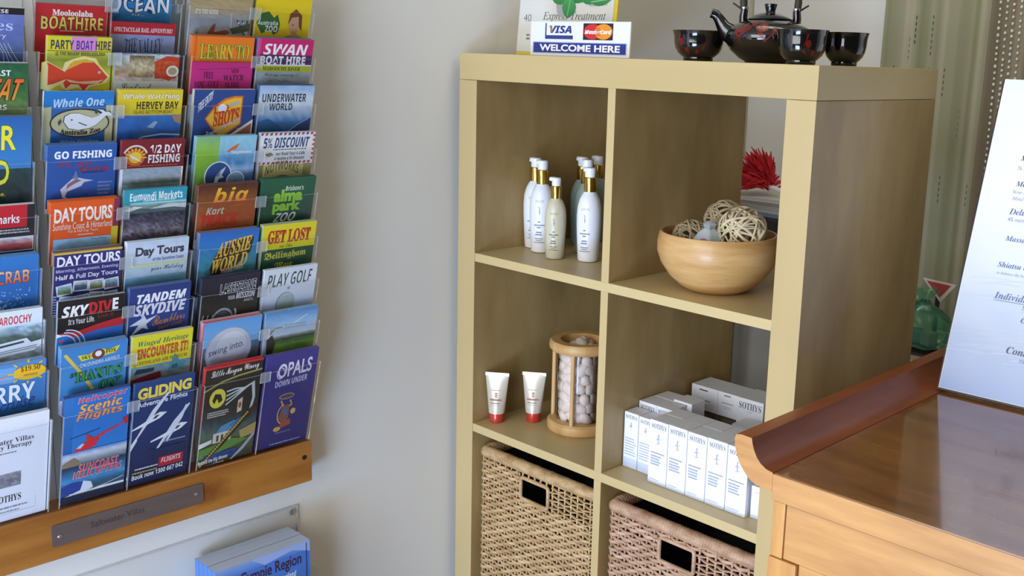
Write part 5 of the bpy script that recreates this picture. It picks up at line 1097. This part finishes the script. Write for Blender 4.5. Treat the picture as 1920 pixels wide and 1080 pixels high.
# ---------------------------------------------------------------- behind the shelving unit: curtains, desk, duster, bag
def curtain(name, label, x0, x1, y, m, folds, amp, seed):
    rnd = random.Random(seed); n = int((x1 - x0) / .006); rows = 30; mb = MB(); vs = []; fs = []; ph = [rnd.random() * 6 for _ in range(3)]
    for k in range(rows + 1):
        z = CZ - .06 - FZ - (CZ - .06 - FZ - .03) * k / rows
        for i in range(n + 1):
            s = i / n; d = amp * (math.sin(folds * 2 * PI * s + ph[0]) + .5 * math.sin(folds * 3.7 * PI * s + ph[1]) + .25 * math.sin(2 * s + 2 * k / rows + ph[2]))
            vs.append(((x1 - x0) * s + .004 * math.sin(k * .2 + s * 9), d, z))
    for k in range(rows):
        for i in range(n): b = k * (n + 1) + i; fs.append((b, b + 1, b + n + 2, b + n + 1))
    t = thing(name, label, 'curtain', (x0, y, FZ))
    fab = mb.add(vs, fs).build('fabric', m, t); fab.data.polygons.foreach_set('use_smooth', [True] * len(fab.data.polygons))
    fab.modifiers.new('thickness', 'SOLIDIFY').thickness = .0012
    def surf(x): s = x / (x1 - x0); return amp * (math.sin(folds * 2 * PI * s + ph[0]) + .5 * math.sin(folds * 3.7 * PI * s + ph[1]) + .25 * math.sin(2 * s + ph[2]))
    return t, surf
def stripes(name, cols, rough=.85):
    m = mat(name, cols[0], rough); nt = m.node_tree; b = nt.nodes['Principled BSDF']
    tc = nt.nodes.new('ShaderNodeTexCoord'); mp = nt.nodes.new('ShaderNodeMapping'); mp.inputs['Scale'].default_value = (24, 0, .02)
    nz = nt.nodes.new('ShaderNodeTexNoise'); nz.inputs['Scale'].default_value = 1; nz.inputs['Detail'].default_value = 1.5
    cr = nt.nodes.new('ShaderNodeValToRGB'); cr.color_ramp.interpolation = 'EASE'
    cr.color_ramp.elements[0].position = .36; cr.color_ramp.elements[1].position = .64
    cr.color_ramp.elements[0].color = (*lin(cols[0]), 1); cr.color_ramp.elements[1].color = (*lin(cols[1]), 1)
    e = cr.color_ramp.elements.new(.5); e.color = (*lin(cols[2]), 1)
    for a_, b_ in ((tc.outputs['Object'], mp.inputs[0]), (mp.outputs[0], nz.inputs['Vector']), (nz.outputs['Fac'], cr.inputs[0]), (cr.outputs[0], b.inputs['Base Color'])): nt.links.new(a_, b_)
    return m
M['bead_d'] = mat('dark_bead', '#4a4436', 0.4); M['bead_l'] = mat('pale_bead', '#dcd8c4', 0.3)
cu, sf = curtain('striped_curtain', 'pale green striped curtain with short dark stitches beside the shelving unit', .385, .655, .955, stripes('striped_voile', ['#83855f', '#aaa389', '#979477']), 3, .006, 2)
rnd = random.Random(5); mb = MB()
for (x, za, zb) in ((.02, -.05, -.01), (.034, -.03, .0), (.072, .02, .07), (.068, -.06, -.02), (.085, .055, .12), (.118, .03, .12), (.118, -.06, -.0), (.117, -.24, -.16), (.16, -.06, .0), (.19, .02, .1), (.2, -.15, -.09), (.222, -.06, -.01), (.236, -.1, -.05), (.24, -.3, -.25), (.175, -.3, -.24), (.21, -.36, -.3), (.135, -.42, -.36), (.26, .02, .06)):
    z = za
    while z < zb:
        mb.box(x - .0009, x + .0009, sf(x) - .0026, sf(x) - .0008, z - FZ, z - FZ + .0075); z += .0135
mb.build('stitches', M['bead_d'], cu)
cb_, sf2 = curtain('brown_curtain', 'dark brown curtain strung with pale beads at the right edge of the photo', .648, 1.25, .93, stripes('brown_voile', ['#6f6450', '#8a7c66', '#7d705a']), 6, .008, 6)
for x in (.02, .033, .048, .064, .09, .12, .15):
    mb = MB(); z = CZ - .1 - FZ
    while z > FZ + .2 - FZ:
        r_ = .0024 + .0008 * rnd.random(); mb.lathe([(.0004, z - r_ * 1.3), (r_, z - r_ * .6), (r_, z + r_ * .6), (.0004, z + r_ * 1.3)], 6, x + .003 * math.sin(z * 6), sf2(x) - .006); z -= .011 + .004 * rnd.random()
    mb.build('bead_string', M['bead_l'], cb_, smooth=True)['kind'] = 'stuff'

dk = thing('black_desk', 'black desk seen through the back of the upper right cell', 'desk', (.235, .7, FZ))
zt_ = -.325 - FZ
MB().box(-.22, .2, -.17, .2, zt_ - .03, zt_).build('desk_top', M['black'], dk, bevel=.002)
MB().box(-.2, .18, -.15, .19, zt_ - .13, zt_ - .03).build('drawer', M['black'], dk, bevel=.002)
for sx in (-.2, .165):
    for sy in (-.15, .17): MB().box(sx, sx + .02, sy, sy + .02, 0, zt_ - .13).build('leg', M['black'], dk)
zc = -.325; rnd = random.Random(3)
for i, (c, e, nm, th) in enumerate((('#5a6f8c', '#6f7f8f', 'bluish magazine at the bottom of the pile on the black desk', .008), ('#8f959a', '#a9a9a6', 'grey magazine second from the bottom of the pile on the desk', .0065), ('#b9b2a4', '#9a948a', 'buff magazine in the middle of the pile on the desk', .0055), ('#a08a7c', '#8f8a84', 'brownish magazine second from the top of the pile on the desk', .006), ('#c9c4bc', '#b4aca6', 'pale magazine at the top of the pile under the red duster', .007))):
    mb = MB().box(-.1, .1, -.07, .07, 0, th, lin(e)); mb.box(-.101, .101, -.071, .071, th, th + .0008, lin(c)); mb.box(-.101, .101, -.071, .071, -.0002, .0004, lin(c))
    o = mb.build('magazine', M['ink']); o.location = W(.315 + rnd.uniform(-.006, .006), .63 + rnd.uniform(-.008, .008), zc + .0005); o.rotation_euler = (0, 0, rnd.uniform(-.15, .15)); tag(o, nm, 'magazine', 'magazines piled on the desk'); zc += th + .0013
o = MB().box(-.06, .06, 0, .08, 0, .13).build('storage_box', M['black'], bevel=.004); o.location = W(.355, .76, -.3245); tag(o, 'black box standing on the desk behind the magazines', 'box')
M['feather'] = mat('red_feather', '#d0202f', 0.8, noise=.25, scale=(40, 40, 40)); M['white_handle'] = mat('white_handle', '#d9d6d2', 0.4)
fd = thing('feather_duster', 'red feather duster with white handle lying on the magazine pile', 'duster', (.325, .6, zc + .002))
hp = [Vector((.002, 0, .022)), Vector((.05, -.004, .012)), Vector((.105, -.01, .004))]
MB().tube([hp[0], hp[1], hp[2]], .0048, 10).build('handle', M['white_handle'], fd, smooth=True)
rnd = random.Random(9); mb = MB(); o0 = Vector((.005, 0, .024))
for k in range(420):
    d = Vector((-.78 + rnd.gauss(0, .36), rnd.gauss(0, .45), .62 + rnd.gauss(0, .4))).normalized(); l = rnd.uniform(.05, .098) * (.88 if d.x < -.3 else .55)
    b = o0 + d * rnd.uniform(0, .012) + Vector((rnd.gauss(0, .007), rnd.gauss(0, .007), rnd.gauss(0, .006)))
    side = d.cross(Vector((rnd.gauss(0, 1), rnd.gauss(0, 1), rnd.gauss(0, 1)))).normalized(); wv = .0045; dr = Vector((0, 0, -.012)) * rnd.random()
    if (b + d * l + dr).z < .003: continue
    m1 = b + d * l * .55; e_ = b + d * l + dr
    mb.add([b - side * .001, b + side * .001, m1 + side * wv, e_ + side * .001, e_ - side * .001, m1 - side * wv], [(0, 1, 2, 5), (5, 2, 3, 4)])
f = mb.build('feathers', M['feather'], fd); f['kind'] = 'stuff'; f.modifiers.new('thickness', 'SOLIDIFY').thickness = .0004

# low side table behind the counter with a tray, a green bag and a warning triangle
M['table_wood'] = mat('pinkish_table_wood', '#b39a80', 0.5, noise=.2, scale=(6, 30, 30))
st = thing('side_table', 'low pale wooden table behind the counter, under the green bag', 'table', (.7, .7, FZ))
zs = -.57 - FZ
MB().box(-.12, .24, -.12, .16, zs - .025, zs).build('table_top', M['table_wood'], st, bevel=.002)
MB().box(-.11, .23, -.11, .15, zs - .13, zs - .025).build('apron', M['table_wood'], st)
for sx in (-.11, .2):
    for sy in (-.11, .12): MB().box(sx, sx + .03, sy, sy + .03, 0, zs - .13).build('leg', M['table_wood'], st)
cb = MB().box(-.02, .045, -.1125, -.1102, zs - .075, zs - .032, lin('#4a5058')); a = Art(cb, 1, 0, 1, place=lambda u, v, z: (-.02 + u * .065, -.1127 - z, zs - .032 - v * .065)); a.poly([(.05, .08), (.25, .08), (.3, .4), (.12, .6)], '#a9b0b8').greek(.4, .15, .95, .3, '#7f878f', 2); cb.build('stuck_label', M['ink'], st)
o = MB().prism([(-.08, 0), (.08, 0), (.088, .018), (.084, .018), (.077, .004), (-.077, .004), (-.084, .018), (-.088, .018)], 1, -.07, .07).build('tray', M['black']); o.location = W(.672, .69, -.5695); tag(o, 'flat dark tray under the green bag on the low table', 'tray')
gm = clear_mat('green_film', (.66, .86, .74), 1.3, .17, .2)
df = gm.node_tree.nodes['Diffuse BSDF']; df.inputs[0].default_value = (.1, .42, .24, 1)
mb = MB(); rnd = random.Random(2); n = 40; prof = [(.03, 0), (.062, .004), (.074, .018), (.072, .04), (.06, .058), (.04, .074), (.02, .085), (.012, .095), (.02, .108), (.028, .12)]; vs = []; fs = []
for k, (r_, z) in enumerate(prof):
    for i in range(n): th = 2 * PI * i / n; q = r_ * (1 + .1 * math.sin(5 * th + k * .6) + .05 * math.sin(11 * th + k)); vs.append((q * 1.0 * math.cos(th), q * .8 * math.sin(th), z + (.004 * math.sin(7 * th) if k == len(prof) - 1 else 0)))
for k in range(len(prof) - 1):
    for i in range(n): j = (i + 1) % n; fs.append((k * n + i, k * n + j, (k + 1) * n + j, (k + 1) * n + i))
fs.append(tuple(range(n))[::-1]); o = mb.add(vs, fs).build('plastic_bag', gm, smooth=True); o.location = W(.668, .69, -.5645); tag(o, 'green see-through plastic bag knotted at the top, behind the shelving unit', 'bag')
for i, (px_, ang, c, nm) in enumerate(((.652, .3, '#5a5a60', 'dark packet inside the green plastic bag, at its left'), (.682, -.5, '#8a7f78', 'pinkish grey packet inside the green plastic bag, at its right'))):
    o = MB().box(-.02, .02, -.012, .012, 0, .03, lin(c)).build('packet', M['ink'], bevel=.002); o.location = W(px_, .69, -.5625); o.rotation_euler = (0, 0, ang); tag(o, nm, 'packet', 'packets in the green bag')
tr = thing('warning_triangle', 'small red triangle sign with pale border standing behind the green bag', 'sign', (.655, .785, -.5698))
MB().box(-.004, .004, -.003, .003, 0, .115).build('stem', M['black'], tr)
MB().prism([(-.036, .127), (.04, .123), (.008, .08)], 1, -.004, 0).build('border', mat('pale_border', '#d8c9c0', .5), tr)
MB().prism([(-.026, .1225), (.028, .12), (.006, .091)], 1, -.0052, -.004).build('red_field', mat('red_field', '#b03a30', .5), tr)
bpy.data.objects.remove(_tc['ob']); bpy.data.curves.remove(_tc['cu'])
